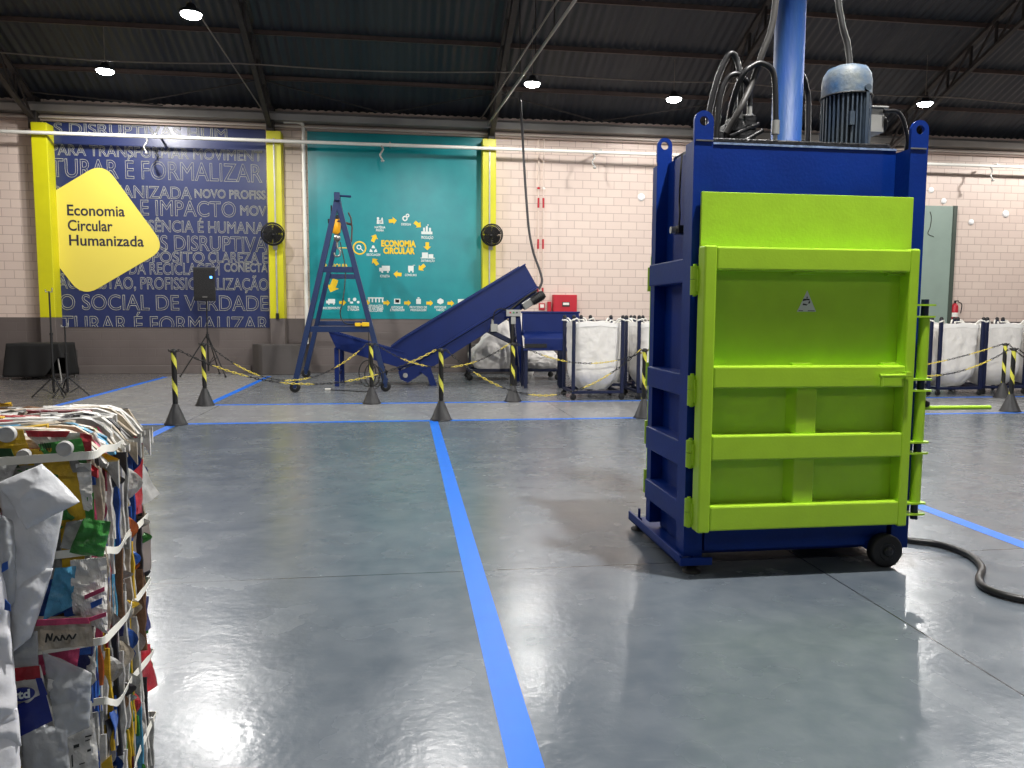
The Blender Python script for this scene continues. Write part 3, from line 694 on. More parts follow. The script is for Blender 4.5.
hose([(2.30, 4.49, 3.98), (2.24, 4.46, 3.85), (2.205, 4.48, 3.55), (2.168, 4.47, 3.224), (2.107, 4.47, 3.041), (2.057, 4.48, 2.880), (1.97, 4.44, 2.72), (1.900, 4.47, 2.58)], .019, mt_=mat('worn_hose', (52, 50, 48), .5))
hose([(2.42, 4.70, 3.10), (2.509, 4.74, 3.023), (2.561, 4.78, 2.960), (2.59, 4.80, 2.878), (2.60, 4.80, 2.50)], .018)
m = MB(); m.tube(spline([(3.2, 6.0, zroof(6.0)-.02), (3.3, 6.0, 7.5), (3.35, 6.0, 5.6), (3.44, 6.0, 4.2), (3.50, 6.0, 3.85), (3.585, 6.0, 3.5), (3.6, 5.9, 2.2), (3.5, 5.5, .4), (3.35, 5.2, .02)], 8), .025, 8)
tag(m.build('hanging_cable', mat('cable_black', (12, 12, 13), .5)), 'thick black cable hanging from the roof behind the press motor', 'cable')
hs = [(2.95, 5.3, .022), (3.12, 4.85, .022), (3.285, 4.60, .022), (3.44, 4.47, .022), (3.475, 4.25, .022), (3.38, 4.02, .022), (3.20, 3.82, .022), (3.14, 3.66, .022), (3.23, 3.50, .022), (3.55, 3.30, .022), (4.2, 3.1, .022)]
m = MB(); m.tube(spline(hs, 10), .021, 10); tag(m.build('floor_hose', HOSE), 'thick black hose curving over the floor from the press to the right', 'hose')

# ------------------------------------------------------------------ gantry
G = thing('gantry_hoist', 'dark blue A-frame rolling gantry with hoist in front of teal mural', 'gantry', (-1.35, 16.7, 0))
GB = mat('gantry_blue', (16, 42, 86), .42)
def aframe(fl, fr, ap, zs, nm='a_frame'):
    ap = Vector(ap); r = .10
    for side, f in (('L', Vector(fl)), ('R', Vector(fr))):
        p = f + Vector((0, 0, .16)); l = MB().bar(p, ap, .10, .11, (0, 1, 0)).build('frame_leg', GB, G, bevel=.008)
        y = Vector((0, 1, 0)); c = f + Vector((0, 0, r))
        m = MB(); m.lathe([(.03, -.03), (.085, -.03), (r, -.022), (r, .022), (.085, .03), (.03, .03)], c, y, 20); w_ = m.build('castor_wheel', BLACK, l)
        m = MB()
        for s_ in (-.045, .045): m.box(c.x-.03, c.x+.03, c.y+s_-.006, c.y+s_+.006, c.z-.02, c.z+.16)
        m.box(c.x-.05, c.x+.05, c.y-.05, c.y+.05, c.z+.12, c.z+.15); m.build('castor_fork', GB, l)
        m = MB(); m.lathe([(.035, -.036), (.035, .036)], c, y, 12); m.build('castor_hub', GALV, l)
    for z in zs:
        k = (z - .16)/(ap.z - .16); a = Vector(fl).lerp(Vector((ap.x, ap.y, 0)), k); c = Vector(fr).lerp(Vector((ap.x, ap.y, 0)), k)
        a.z = c.z = z; MB().bar(a, c, .08, .11).build('cross_brace', GB, G, bevel=.006)
aframe((-2.08, 15.0, 0), (-.38, 15.05, 0), (-1.27, 15.3, 3.68), (2.34, 1.2))
aframe((-2.30, 18.45, 0), (-.52, 18.5, 0), (-1.44, 18.4, 3.68), (2.36, 1.27))
MB().bar((-1.265, 15.2, 3.72), (-1.45, 18.55, 3.72), .11, .16).build('top_beam', GB, G, bevel=.01)
MB().cyl((-1.27, 15.25, 3.74), (-1.0, 15.25, 3.73), .02, 8).build('beam_pin', GB, G)
H = MB(); hx, hy = -1.40, 16.5
H.box(hx-.07, hx+.07, hy-.09, hy+.09, 3.44, 3.52); H.box(hx-.10, hx-.08, hy-.06, hy+.06, 3.45, 3.72); H.box(hx+.08, hx+.10, hy-.06, hy+.06, 3.45, 3.72)
H.cyl((hx-.16, hy, 3.40), (hx-.08, hy, 3.40), .05, 12); ht = H.build('trolley', BLACK, G)
m = MB(); m.lathe([(.03, .22), (.085, .18), (.10, .05), (.085, -.10), (.04, -.14)], (hx, hy, 3.28), n=16); m.cyl((hx, hy, 3.45), (hx-.03, hy, 3.62), .02, 8); m.build('hoist_body', mat('hoist_orange', (246, 176, 24), .45), G, label='orange hoist body')
m = MB(); m.lathe([(.03, .08), (.07, .05), (.07, -.03), (.03, -.06)], (hx+.02, hy, 3.05), n=14); m.build('hook_block', STEEL, G)
m = MB(); m.tube(spline([(hx+.02, hy, 3.0), (hx+.02, hy, 2.88), (hx+.08, hy, 2.80), (hx+.06, hy, 2.70), (hx-.02, hy, 2.69), (hx-.05, hy, 2.76)], 6), .022, 8); m.tube([(hx+.03, hy, 3.1), (hx+.03, hy, 2.9)], .015, 6); m.build('hook', STEEL, G)
m = MB(); m.tube([(-1.13, 16.3, 3.56 - .0), (-1.08, 16.3, 3.45), (-1.06, 16.3, 3.25), (-1.075, 16.3, 3.0), (-1.10, 16.3, 2.9)], .018, 6); m.tube([(-1.35, 16.4, 3.40), (-1.07, 16.3, 3.32)], .025, 8); m.build('chain_wheel', mat('dark_rust', (70, 52, 48), .6), G)
m = MB(); m.tube(spline([(-1.10, 16.3, 2.95), (-1.02, 16.2, 2.7), (-1.0, 16.2, 2.5), (-1.05, 16.1, 2.4)], 6), .01, 6); m.tube(spline([(hx+.08, hy, 2.98), (-1.20, 16.2, 2.4), (-1.22, 15.8, 1.8), (-1.25, 15.4, 1.5), (-1.15, 15.2, 1.32), (-.95, 15.1, 1.29)], 8), .012, 6); m.build('pendant_cable', BLACK, G)
m = MB(); m.box(-.95, -.84, 15.03, 15.09, 1.258, 1.325); m.box(-.82, -.68, 15.02, 15.10, 1.258, 1.335); m.box(-.84, -.82, 15.04, 15.08, 1.275, 1.315); m.build('pendant_control', YEL, G, bevel=.008, label='yellow pendant control lying on the brace')
m = MB(); m.tube([(-.69, 15.0, 1.15), (-.69, 14.98, .7), (-.70, 14.95, .42)], .008, 6)
for k in range(3):
    cx, cz, rx, rz = -.72 + .09*k, .36 - .03*k, .16 - .02*k, .25 - .03*k
    m.tube([(cx + rx*math.cos(2*PI*i/24), 14.95 - .02*k, cz + rz*math.sin(2*PI*i/24)) for i in range(24)], .011, 6, closed=True)
m.tube(spline([(-.52, 14.93, .3), (-.5, 14.9, .12), (-.7, 14.9, .02), (-1.1, 15.1, .015), (-1.45, 15.3, .015)], 6), .01, 6)
m.build('cable_coil', BLACK, G)
m = MB(); m.cyl((-1.45, 15.3, .02), (-1.55, 15.33, .02), .028, 10); m.build('cable_plug', WHITEP, G, label='white plug at the cable end')

# ------------------------------------------------------------------ conveyor
K = thing('inclined_conveyor', 'long dark blue inclined belt conveyor with loading chute', 'conveyor', (1.2, 16.6, 0))
CB = mat('conveyor_blue', (4, 32, 96), .45, spec=.35, var=.08, vscale=3)
fx = lambda a, c, d: (a, d, c)
def side(y0, y1, nm):
    m = MB(); m.prism([(-.33, .76), (-.05, .98), (2.52, 2.55), (2.80, 2.07), (.20, .47), (-.15, .33)], fx, y0, y1); return m.build(nm, CB, K, bevel=.006)
s1 = side(16.2, 16.23, 'side_wall'); side(17.03, 17.06, 'side_wall')
for y0, y1 in ((16.165, 16.215), (17.045, 17.085)):
    m = MB(); m.bar((-.30, y0+.01, .80), (-.05, y0+.01, .985), .11, .03); m.bar((-.05, y0+.01, .985), (2.52, y0+.01, 2.555), .11, .03); m.build('top_flange', CB, K)
    m = MB(); m.bar((.16, y0+.01, .475), (2.80, y0+.01, 2.085), .11, .035); m.build('mid_flange', CB, K)
m = MB(); m.prism([(-.15, .30), (.20, .45), (2.80, 2.05), (2.66, 1.74), (1.86, 1.21), (.05, .06), (-.10, .14)], fx, 16.22, 16.26); m.build('frame_channel', CB, K, bevel=.006)
m = MB(); m.prism([(-.15, .30), (.20, .45), (2.80, 2.05), (2.66, 1.74), (1.86, 1.21), (.05, .06), (-.10, .14)], fx, 17.0, 17.04); m.build('frame_channel', CB, K, bevel=.006)
m = MB(); m.bar((.02, 16.63, .34), (2.72, 16.63, 1.98), .74, .03); m.bar((.05, 16.63, .16), (2.62, 16.63, 1.80), .74, .02); m.build('belt', mat('belt_rubber', (26, 28, 30), .6), K)
for c in ((.0, 16.63, .22), (2.70, 16.63, 1.93)): MB().cyl((c[0], 16.24, c[2]), (c[0], 17.02, c[2]), .11, 18).build('drum', GALV, K)
m = MB(); m.cyl((-.0, 16.18, .22), (-.0, 16.23, .22), .05, 12); m.build('bearing', GALV, K)
m = MB(); m.prism([(.30, .30), (.52, .40), (.66, .0), (.52, .0), (.46, .18)], fx, 16.16, 16.20); m.build('foot_gusset', CB, K, bevel=.005)
m = MB(); m.prism([(.30, .30), (.52, .40), (.66, .0), (.52, .0), (.46, .18)], fx, 17.04, 17.08); m.build('foot_gusset', CB, K, bevel=.005)
for y in (16.14, 17.10):
    MB().bar((2.34, y, 1.58), (2.50, y, 0), .12, .10).build('support_leg', CB, K, bevel=.006)
    MB().bar((2.40, y, .85), (1.75, y, 1.17), .06, .08).build('support_strut', NAVY, K)
MB().bar((2.40, 16.14, 1.0), (2.40, 17.1, 1.0), .07).build('support_tie', CB, K)
m = MB(); m.cyl((2.24, 16.05, 1.44), (2.24, 16.05, .42), .045, 12); m.box(2.19, 2.33, 16.0, 16.1, .0, .42); m.build('control_post', BLACK, K)
cb = MB().box(2.10, 2.40, 15.98, 16.06, 1.46, 1.60).build('control_box', GALV, K, bevel=.008)
for x, c in ((2.18, RED), (2.25, mat('button_green', (30, 140, 60), .4)), (2.32, BLACK)):
    m = MB(); m.lathe([(.018, 0), (.018, .015)], (x, 15.98, 1.54), (0, -1, 0), 10); m.build('button', c, cb)
m = MB(); m.box(2.20, 2.30, 16.0, 16.06, 1.30, 1.46); m.box(1.78, 1.92, 16.02, 16.14, 1.14, 1.30); m.cyl((1.82, 16.08, 1.30), (1.82, 16.08, 1.40), .03, 8); m.build('switch_box', GALV, K, bevel=.006)
m = MB(); m.tube(spline([(2.12, 16.05, 1.58), (1.98, 16.03, 1.62), (1.86, 16.03, 1.55), (1.83, 16.05, 1.38)], 6), .014, 6); m.tube(spline([(2.2, 16.05, 1.60), (2.35, 16.1, 1.72), (2.6, 16.12, 1.92), (2.78, 16.14, 2.02)], 6), .022, 6); m.build('conduit_cable', BLACK, K)
m = MB(); m.bar((2.46, 16.10, 1.66), (2.66, 16.10, 1.79), .20, .16); gm = m.build('gear_box', STEEL, K, bevel=.015)
m = MB(); m.cyl((2.64, 16.03, 1.775), (2.87, 16.03, 1.915), .095, 18); m.cyl((2.87, 16.03, 1.915), (2.90, 16.03, 1.934), .08, 18); m.build('drive_motor', BLACK, K)
m = MB()
for k in range(5): a = Vector((2.68 + .036*k, 16.03, 1.80 + .022*k)); m.cyl(a, a + Vector((.014, 0, .008)), .108, 18)
m.build('motor_fins', GREASE, K)
# loading chute
CH = MB(); 
A0, A1, B0, B1 = Vector((-1.56, 0, 1.14)), Vector((-1.42, 0, .78)), Vector((-.10, 0, .62)), Vector((-.30, 0, .36))
m = MB(); m.prism([(-1.56, 1.14), (-1.40, .78), (-.10, .38), (.12, .50), (-.05, .70), (-.55, .84)], fx, 16.14, 16.165); m.build('chute_side', CB, K, bevel=.006)
m = MB(); m.prism([(-1.56, 1.14), (-1.40, .78), (-.10, .38), (.12, .50), (-.05, .70), (-.55, .84)], fx, 17.09, 17.115); m.build('chute_side', CB, K, bevel=.006)
m = MB(); m.bar((-1.42, 16.63, .80), (-.10, 16.63, .41), .95, .02); m.build('chute_floor', CB, K)
m = MB(); m.bar((-1.56, 16.15, 1.145), (-.55, 16.15, .85), .05, .03); m.bar((-.55, 16.15, .85), (-.02, 16.15, .70), .05, .03); m.build('chute_flange', CB, K)
for x, y in ((-1.40, 16.2), (-1.36, 17.05)): MB().box(x-.045, x+.045, y-.045, y+.045, 0, .80).build('chute_leg', CB, K, bevel=.006)
MB().box(-1.405, -1.365, 16.2, 17.05, .24, .29).build('chute_tie', CB, K)
m = MB(); m.tube(spline([(2.45, 16.6, 6.05), (2.47, 16.4, 5.4), (2.48, 16.2, 4.7), (2.53, 16.2, 4.0), (2.60, 16.2, 3.27), (2.70, 16.2, 2.8), (2.83, 16.15, 2.42), (2.87, 16.12, 2.2), (2.80, 16.1, 2.03)], 8), .026, 8)
tag(m.build('drop_cable', mat('drop_cable_grey', (62, 60, 62), .5)), 'dark cable dropping from the roof conduit to the conveyor motor', 'cable')

# ------------------------------------------------------------------ sorting table
S = thing('sorting_table', 'dark blue steel sorting table with hopper below the red fire box', 'sorting table', (2.85, 15.9, 0))
m = MB(); m.box(2.44, 3.66, 16.04, 16.07, 1.06, 1.55); m.box(2.42, 3.68, 16.02, 16.09, 1.53, 1.57); m.build('hopper_back', CB, S, bevel=.004)
for x in (2.44, 3.64):
    m = MB(); m.prism([(16.05, 1.08), (16.05, 1.53), (15.80, 1.12)], lambda a, c, d: (d, a, c), x, x+.02); m.build('hopper_side', CB, S)
m = MB(); m.bar((2.86, 16.04, 1.13), (2.86, 15.47, .99), .86, .025); m.obox((3.05, 15.76, 1.065), (.60, 0, 0), (0, .29, .071), (0, -.003, .012)); m.build('sorting_plate', CB, S)
m = MB(); m.box(2.40, 3.28, 15.44, 15.47, .79, 1.01); m.box(2.38, 3.30, 15.41, 15.47, .77, .80); m.build('front_apron', CB, S, bevel=.004)
MB().box(2.40, 2.86, 15.42, 15.44, .83, .91).build('label_slot', GREASE, S)
for x, y in ((3.16, 15.48), (3.24, 16.02), (2.44, 15.48), (2.46, 16.02)): MB().box(x-.035, x+.035, y-.03, y+.03, 0, .80).build('leg', NAVY, S, bevel=.005)
# crumpled white sacks on a low trolley under the conveyor
T = thing('low_trolley', 'low dark blue trolley loaded with white sacks behind the conveyor leg', 'trolley', (2.5, 17.8, 0))
for y in (17.35, 18.2): MB().box(1.42, 3.5, y-.03, y+.03, .2, .26).build('rail', NAVY, T, bevel=.005)
for x in (1.45, 2.45, 3.47): MB().box(x-.03, x+.03, 17.35, 18.2, .2, .26).build('cross_rail', NAVY, T, bevel=.005)
for x in (1.45, 3.47):
    for y in (17.35, 18.2):
        m = MB(); m.lathe([(.02, -.02), (.06, -.02), (.07, 0), (.06, .02), (.02, .02)], (x, y, .07), (0, 1, 0), 14); m.box(x-.02, x+.02, y-.04, y-.03, .06, .2); m.box(x-.02, x+.02, y+.03, y+.04, .06, .2); m.build('castor', BLACK, T)
for x, y in ((1.45, 17.36),): MB().box(x-.025, x+.025, y-.025, y+.025, .26, 1.3).build('upright', NAVY, T)
def sack(nm, c, rx, ry, h, seed, lb, cat='sack', lean=0.0, mt_=BAG2, group='crumpled white sacks'):
    m = MB(); c = Vector(c)
    def fn(u, v):
        a = 2*PI*u; p = v
        prof = math.sin(PI*min(1, max(0, .06 + .94*(1-p)*.5 + .0)))**.5 if False else (1 - p**3)**.5*(.75 + .25*math.sin(PI*min(1, p*1.4)))
        d = Vector((math.cos(a), math.sin(a), 0)); q = abs(d.x)**4 + abs(d.y)**4; d = d/(q**.25)*.92
        n1 = noise.noise(Vector((math.cos(a)*1.6 + seed, math.sin(a)*1.6, p*2.2)))
        n2 = 1 - abs(noise.noise(Vector((math.cos(a)*3.2, math.sin(a)*3.2 + seed, p*4.2))))*2
        n2 = n2*abs(n2)
        n3 = 1 - abs(noise.noise(Vector((math.cos(a)*7 + seed*2, math.sin(a)*7, p*8))))*2
        r = prof*(1 + .20*n1 + .09*n2 + .05*n3)
        return c + Vector((d.x*rx*r + lean*p*h, d.y*ry*r, h*p*(1 + .15*n1)))
    m.grid(fn, 80, 50, True)
    return tag(m.build(nm, mt_, weld=True), lb, cat, group)
sack('crumpled_sack', (2.02, 17.75, .262), .58, .42, 1.05, 3.1, 'large crumpled white sack under the conveyor head, left of its leg', lean=.18)
sack('crumpled_sack', (3.14, 17.75, .262), .44, .42, .56, 8.3, 'flattened white sack on the low trolley under the sorting table')
sack('crumpled_sack', (2.86, 18.85, 0), .36, .3, 1.42, 5.7, 'small white sack peeking out above the sorting table behind conveyor leg')

# ------------------------------------------------------------------ bag trolleys
def bag_trolley(loc, lb, seed=1.0):
    x, y, z = loc; W, Dp, Hh = .88, .80, 1.42
    t = thing('bag_trolley', lb, 'bag trolley', loc, 'white bag trolleys')
    for sy in (-1, 1): MB().box(x-W/2, x+W/2, y+sy*Dp/2-.025, y+sy*Dp/2+.025, .115, .165).build('base_rail', NAVY, t, bevel=.005)
    for sx in (-1, 1): MB().box(x+sx*W/2-.025, x+sx*W/2+.025, y-Dp/2, y+Dp/2, .115, .165).build('base_rail', NAVY, t, bevel=.005)
    for sx in (-1, 1):
        for sy in (-1, 1):
            px, py = x+sx*W/2, y+sy*Dp/2
            p = MB().box(px-.028, px+.028, py-.028, py+.028, .115, Hh+.03).build('post', NAVY, t, bevel=.005)
            MB().lathe([(.034, 0), (.036, .03), (.022, .055), (.0, .06)], (px, py, Hh+.02), n=12, cap=False).build('post_cap', BLACK, p)
            m = MB(); m.lathe([(.015, -.018), (.045, -.018), (.055, -.01), (.055, .01), (.045, .018), (.015, .018)], (px, py, .055), (0, 1, 0), 16)
            m.box(px-.02, px+.025, py-.03, py-.022, .05, .115); m.box(px-.02, px+.025, py+.022, py+.03, .05, .115); m.build('castor', BLACK, t)
            m = MB(); m.tube(spline([(px-sx*.11, py-sy*.06, Hh-.05), (px-sx*.06, py-sy*.02, Hh+.015), (px+sx*.01, py+sy*.035, Hh-.005), (px+sx*.035, py-sy*.0, Hh-.02), (px-sx*.02, py-sy*.05, Hh-.02), (px-sx*.05, py-sy*.10, Hh-.05)], 5), .016, 6)
            m.build('bag_loop', WHITEP, t)
    m = MB()
    def fn(u, v):
        a = 2*PI*u; d = Vector((math.cos(a), math.sin(a), 0)); n_ = 9 - 6*v
        q = (abs(d.x)**n_ + abs(d.y)**n_)**(1/n_); d = d/q
        zz = (Hh-.05) + (.17-(Hh-.05))*v
        r = 1.0 - .04*math.sin(PI*v) if v < .72 else (1.0 - .032) - .38*((v-.72)/.28)**2
        e = Vector((math.cos(a), math.sin(a), 0))
        w1 = noise.noise(Vector((e.x*2.2 + seed, e.y*2.2, zz*1.6)))*.05; w2 = (1-abs(noise.noise(Vector((e.x*5, e.y*5 + seed, zz*5)))*2))*.034
        w3 = (1-abs(noise.noise(Vector((e.x*9 + seed, e.y*9, zz*4))*1.0)*2))*.02
        dip = -.035*(1-abs(math.cos(2*(a))))*(1-v)
        k = r + (w1 + w2 + w3)*min(1, v*3+.2) - .02
        return Vector((x + d.x*(W/2-.01)*k, y + d.y*(Dp/2-.01)*k, zz + dip*1.0 + (w1*.4 if v > .7 else 0)))
    m.grid(fn, 72, 36, True)
    bg = m.build('bag', BAG, t, recalc=False, weld=True)
    m = MB()
    def fb(u, v):
        p = fn(1-u, 0); c = Vector((x, y, p.z)); q = fn(1-u, .0); dd = (q - c); dd.z = 0
        return c + dd*(1.012) + Vector((0, 0, .012 - .075*v + .006*math.sin(u*60)))
    m.grid(fb, 72, 3, True); m.build('bag_hem', mat('bag_hem_white', (248, 246, 242), .55), bg, recalc=False)
    m = MB()
    def fc(u, v):
        p = fn(u, 1.0); c = Vector((x, y, p.z-.02)); return c.lerp(p, 1-v)
    m.grid(fc, 48, 4, True); m.build('bag_bottom', BAG, bg, recalc=False)
    return t
spots = [(3.37, 13.62, 'front white bag trolley beside the sorting table, its bag fully in view'), (4.55, 13.62, 'white bag trolley half hidden by the left side of the press'),
         (4.0, 15.0, 'white bag trolley behind the fully visible one next to the sorting table'), (5.05, 15.0, 'rear white bag trolley glimpsed just left of the press edge'),
         (10.5, 13.75, 'white bag trolley right of the press with a sagging bag below the rail'), (11.58, 13.9, 'white bag trolley behind the two striped posts at right'), (12.68, 14.0, 'white bag trolley cut by the right picture edge'),
         (9.42, 13.75, 'white bag trolley mostly hidden behind the press latch side')]
for i, (x, y, lb) in enumerate(spots):
    bag_trolley((x, y, 0), lb, 1.7*i + .3)

# ------------------------------------------------------------------ striped posts
def stripe_mat():
    m = bpy.data.materials.new('spiral_stripes'); m.use_nodes = True; nt = m.node_tree; b_ = nt.nodes['Principled BSDF']
    tc = nt.nodes.new('ShaderNodeTexCoord'); sx = nt.nodes.new('ShaderNodeSeparateXYZ'); nt.links.new(tc.outputs['Object'], sx.inputs[0])
    def M(op, a, c=None):
        n = nt.nodes.new('ShaderNodeMath'); n.operation = op
        for i, q in enumerate((a, c)):
            if q is None: continue
            if isinstance(q, (int, float)): n.inputs[i].default_value = q
            else: nt.links.new(q, n.inputs[i])
        return n.outputs[0]
    at = M('DIVIDE', M('ARCTAN2', sx.outputs['Y'], sx.outputs['X']), 2*PI)
    fr = M('FRACT', M('ADD', M('MULTIPLY', sx.outputs['Z'], 2.7), at))
    g_ = M('LESS_THAN', fr, .32)
    mx = nt.nodes.new('ShaderNodeMix'); mx.data_type = 'RGBA'; nt.links.new(g_, mx.inputs['Factor'])
    mx.inputs['A'].default_value = (lin(22), lin(22), lin(22), 1); mx.inputs['B'].default_value = (lin(226), lin(222), lin(84), 1)
    nt.links.new(mx.outputs['Result'], b_.inputs['Base Color']); b_.inputs['Roughness'].default_value = .45
    return m
STRIPE = stripe_mat()
CONE = mat('post_base_rubber', (42, 42, 44), .5)
def post(loc, lb):
    t = thing('barrier_post', lb, 'barrier post', loc, 'striped barrier posts'); x, y, z = loc
    m = MB(); m.lathe([(.034, .20), (.034, .98)], (x, y, 0), n=14); m.build('pole', STRIPE, t)
    m = MB(); poly = [(.155, 0), (.155, .015), (.14, .03), (.042, .27), (.036, .28)]; m.lathe(poly, (x, y, 0), n=8); bb = m.build('cone_base', CONE, t)
    m = MB(); m.lathe([(.040, .97), (.042, 1.0), (.02, 1.02)], (x, y, 0), n=12); m.tube([(x-.045, y, 1.0), (x-.07, y, 1.015), (x-.06, y, .985), (x-.04, y, .985)], .007, 6); m.tube([(x+.045, y, 1.0), (x+.07, y, 1.015), (x+.06, y, .985), (x+.04, y, .985)], .007, 6); m.build('cap', BLACK, t)
    return t
fr = [(-3.06, 10.78, 'striped barrier post nearest the bale on the left'), (.5, 10.86, 'striped barrier post at the end of the long blue floor tape'), (3.46, 10.83, 'striped barrier post half hidden by left edge of the press'), (9.56, 10.98, 'striped barrier post at far right, nearer of the two with broad cone base')]
bk = [(-3.23, 13.0, 'striped barrier post in front of the speaker tripod'), (-.56, 13.0, 'striped barrier post by the right leg of the blue gantry'), (1.84, 13.1, 'striped barrier post before the conveyor support leg'), (11.05, 12.9, 'striped barrier post just behind the one at far right')]
for x, y, lb in fr + bk: post((x, y, 0), lb)
post((6.5, 10.9, 0), 'striped barrier post hidden behind the press'); post((4.5, 13.0, 0), 'striped barrier post behind the press among the trolleys')
def chain(a, b_, sag, lb):
    a, b_ = Vector(a), Vector(b_); L_ = (b_-a).length; n = int(L_/.05*(1 + 2.6*(sag/L_)**2)); n = max(8, n)
    my, mk = MB(), MB()
    P_ = [a.lerp(b_, i/n) - Vector((0, 0, 4*sag*(i/n)*(1-i/n))) for i in range(n+1)]
    m = MB()
    for i in range(n):
        c = (P_[i] + P_[i+1])/2; d = (P_[i+1]-P_[i]); l = d.length; d.normalize()
        u = d.cross(Vector((0, 0, 1))).normalized(); w_ = d.cross(u)
        s_ = u if i % 2 else w_
        m.cm = 0 if (i//9) % 2 else 1
        m.tube([c + d*(l*.70*math.cos(2*PI*k/8)) + s_*(.012*math.sin(2*PI*k/8)) for k in range(8)], .0048, 5, closed=True)
    return tag(m.build('plastic_chain', [CHY, CHB]), lb, 'chain', 'yellow and black plastic chains')
chain((-2.99, 10.78, 1.0), (.43, 10.86, 1.0), .47, 'yellow and black chain from the leftmost post to the post at the long tape')
chain((.57, 10.86, 1.0), (3.39, 10.83, 1.0), .66, 'yellow and black chain from the long-tape post to the post by the press')
chain((3.53, 10.83, 1.0), (6.43, 10.9, 1.0), .6, 'yellow and black chain running behind the press from its left edge')
chain((6.57, 10.9, 1.0), (9.49, 10.98, 1.0), .42, 'nearer yellow and black chain hanging in front of the right bag trolleys')
chain((-3.16, 13.0, 1.0), (-.63, 13.0, 1.0), .60, 'yellow and black chain hanging before the gantry left leg')
chain((-.49, 13.0, 1.0), (1.77, 13.1, 1.0), .40, 'yellow and black chain hanging before the conveyor')
chain((1.91, 13.1, 1.0), (4.43, 13.0, 1.0), .34, 'yellow and black chain hanging across the front bag trolley')
chain((4.57, 13.0, 1.0), (10.98, 12.9, 1.0), .52, 'farther yellow and black chain hanging in front of the right bag trolleys')
chain((9.63, 10.98, 1.0), (12.6, 11.1, 1.0), .5, 'nearer chain leaving the right posts toward the picture edge')
chain((11.12, 12.9, 1.0), (13.4, 12.9, 1.0), .5, 'farther chain leaving the right posts toward the picture edge')
post((12.67, 11.1, 0), 'striped barrier post outside the picture, nearer row'); post((13.47, 12.9, 0), 'striped barrier post outside the picture, farther row')

# ------------------------------------------------------------------ speaker on tripod, stands, table
sx_, sy_ = -4.62, 19.0
T = thing('speaker_stand', 'black tripod stand carrying the loudspeaker before the blue mural', 'speaker stand', (sx_, sy_, 0))
m = MB(); m.tube([(sx_, sy_, .12), (sx_, sy_, 1.05)], .02, 10); m.tube([(sx_, sy_, 1.05), (sx_, sy_, 1.78)], .015, 10); m.build('pole', BLACK, T)
for a in (200, 320, 80):
    d = Vector((math.cos(math.radians(a)), math.sin(math.radians(a)), 0)); c = Vector((sx_, sy_, 0))
    l = MB().tube([c + Vector((0, 0, .95)) + d*.03, c + d*.62 + Vector((0, 0, .02))], .014, 8).build('leg', BLACK, T)
    MB().tube([c + Vector((0, 0, .30)) + d*.03, c + d*.33 + Vector((0, 0, .46))], .009, 6).build('brace', BLACK, T)
    MB().lathe([(.022, -.01), (.022, .03)], c + d*.62 + Vector((0, 0, .012)), n=10).build('rubber_foot', BLACK, l)
m = MB(); m.lathe([(.035, -.05), (.035, .05)], (sx_, sy_, .95), n=12); m.lathe([(.03, -.03), (.03, .03)], (sx_, sy_, .30), n=12); m.build('collar', BLACK, T)
T = thing('loudspeaker', 'black loudspeaker with blue light on tripod before blue mural', 'loudspeaker', (sx_, sy_, 1.78))
SPK = mat('speaker_body', (28, 28, 30), .55)
m = MB(); m.prism([(-.25, -.14), (.25, -.14), (.17, .16), (-.17, .16)], lambda a, c, d: (sx_+a, sy_+c, d), 1.78, 2.56); m.build('cabinet', SPK, T, bevel=.02)
MB().box(sx_-.225, sx_+.225, sy_-.152, sy_-.138, 1.83, 2.51).build('grille', mat('speaker_mesh', (20, 20, 22), .7, bump=.6, bscale=120), T, bevel=.004)
m = MB(); m.box(sx_+.13, sx_+.18, sy_-.158, sy_-.152, 2.30, 2.35); m.build('status_light', mat('blue_led', (60, 140, 255), .4, emit=(.1, .4, 1, 4)), T, label='small blue status light')
MB().box(sx_-.05, sx_+.06, sy_-.157, sy_-.152, 1.855, 1.885).build('badge', STEEL, T, label='small silver badge')
def stand(x, y, h, lb, a0):
    t = thing('pole_stand', lb, 'stand', (x, y, 0), 'thin black stands'); c = Vector((x, y, 0))
    m = MB(); m.tube([(x, y, .08), (x, y, h*.6)], .022, 8); m.tube([(x, y, h*.6), (x, y, h)], .015, 8); m.build('pole', BLACK, t)
    for k in range(3):
        a = math.radians(a0 + 120*k); d = Vector((math.cos(a), math.sin(a), 0))
        MB().tube([c + d*.025 + Vector((0, 0, .34)), c + d*.34 + Vector((0, 0, .012))], .012, 8).build('leg', BLACK, t)
        MB().tube([c + d*.02 + Vector((0, 0, .06)), c + d*.19 + Vector((0, 0, .17))], .008, 6).build('brace', BLACK, t)
    m = MB(); m.lathe([(.03, -.03), (.03, .03)], (x, y, .34), n=10); m.lathe([(.03, -.02), (.03, .02)], (x, y, h*.6), n=10); m.build('collar', BLACK, t)
    m = MB(); m.tube([(x-.06, y, h+.03), (x-.06, y, h-.01), (x+.05, y, h-.01), (x+.05, y, h+.06)], .01, 6); m.build('head_bracket', GALV, t)
stand(-6.15, 14.5, 1.86, 'taller thin black stand behind the bale, left of the pair', 200)
stand(-5.97, 14.62, 1.25, 'shorter thin black stand behind the bale, right of the pair', 250)
T = thing('draped_table', 'folding table draped in black cloth near the left pillar', 'table', (-8.15, 18.7, 0))
m = MB()
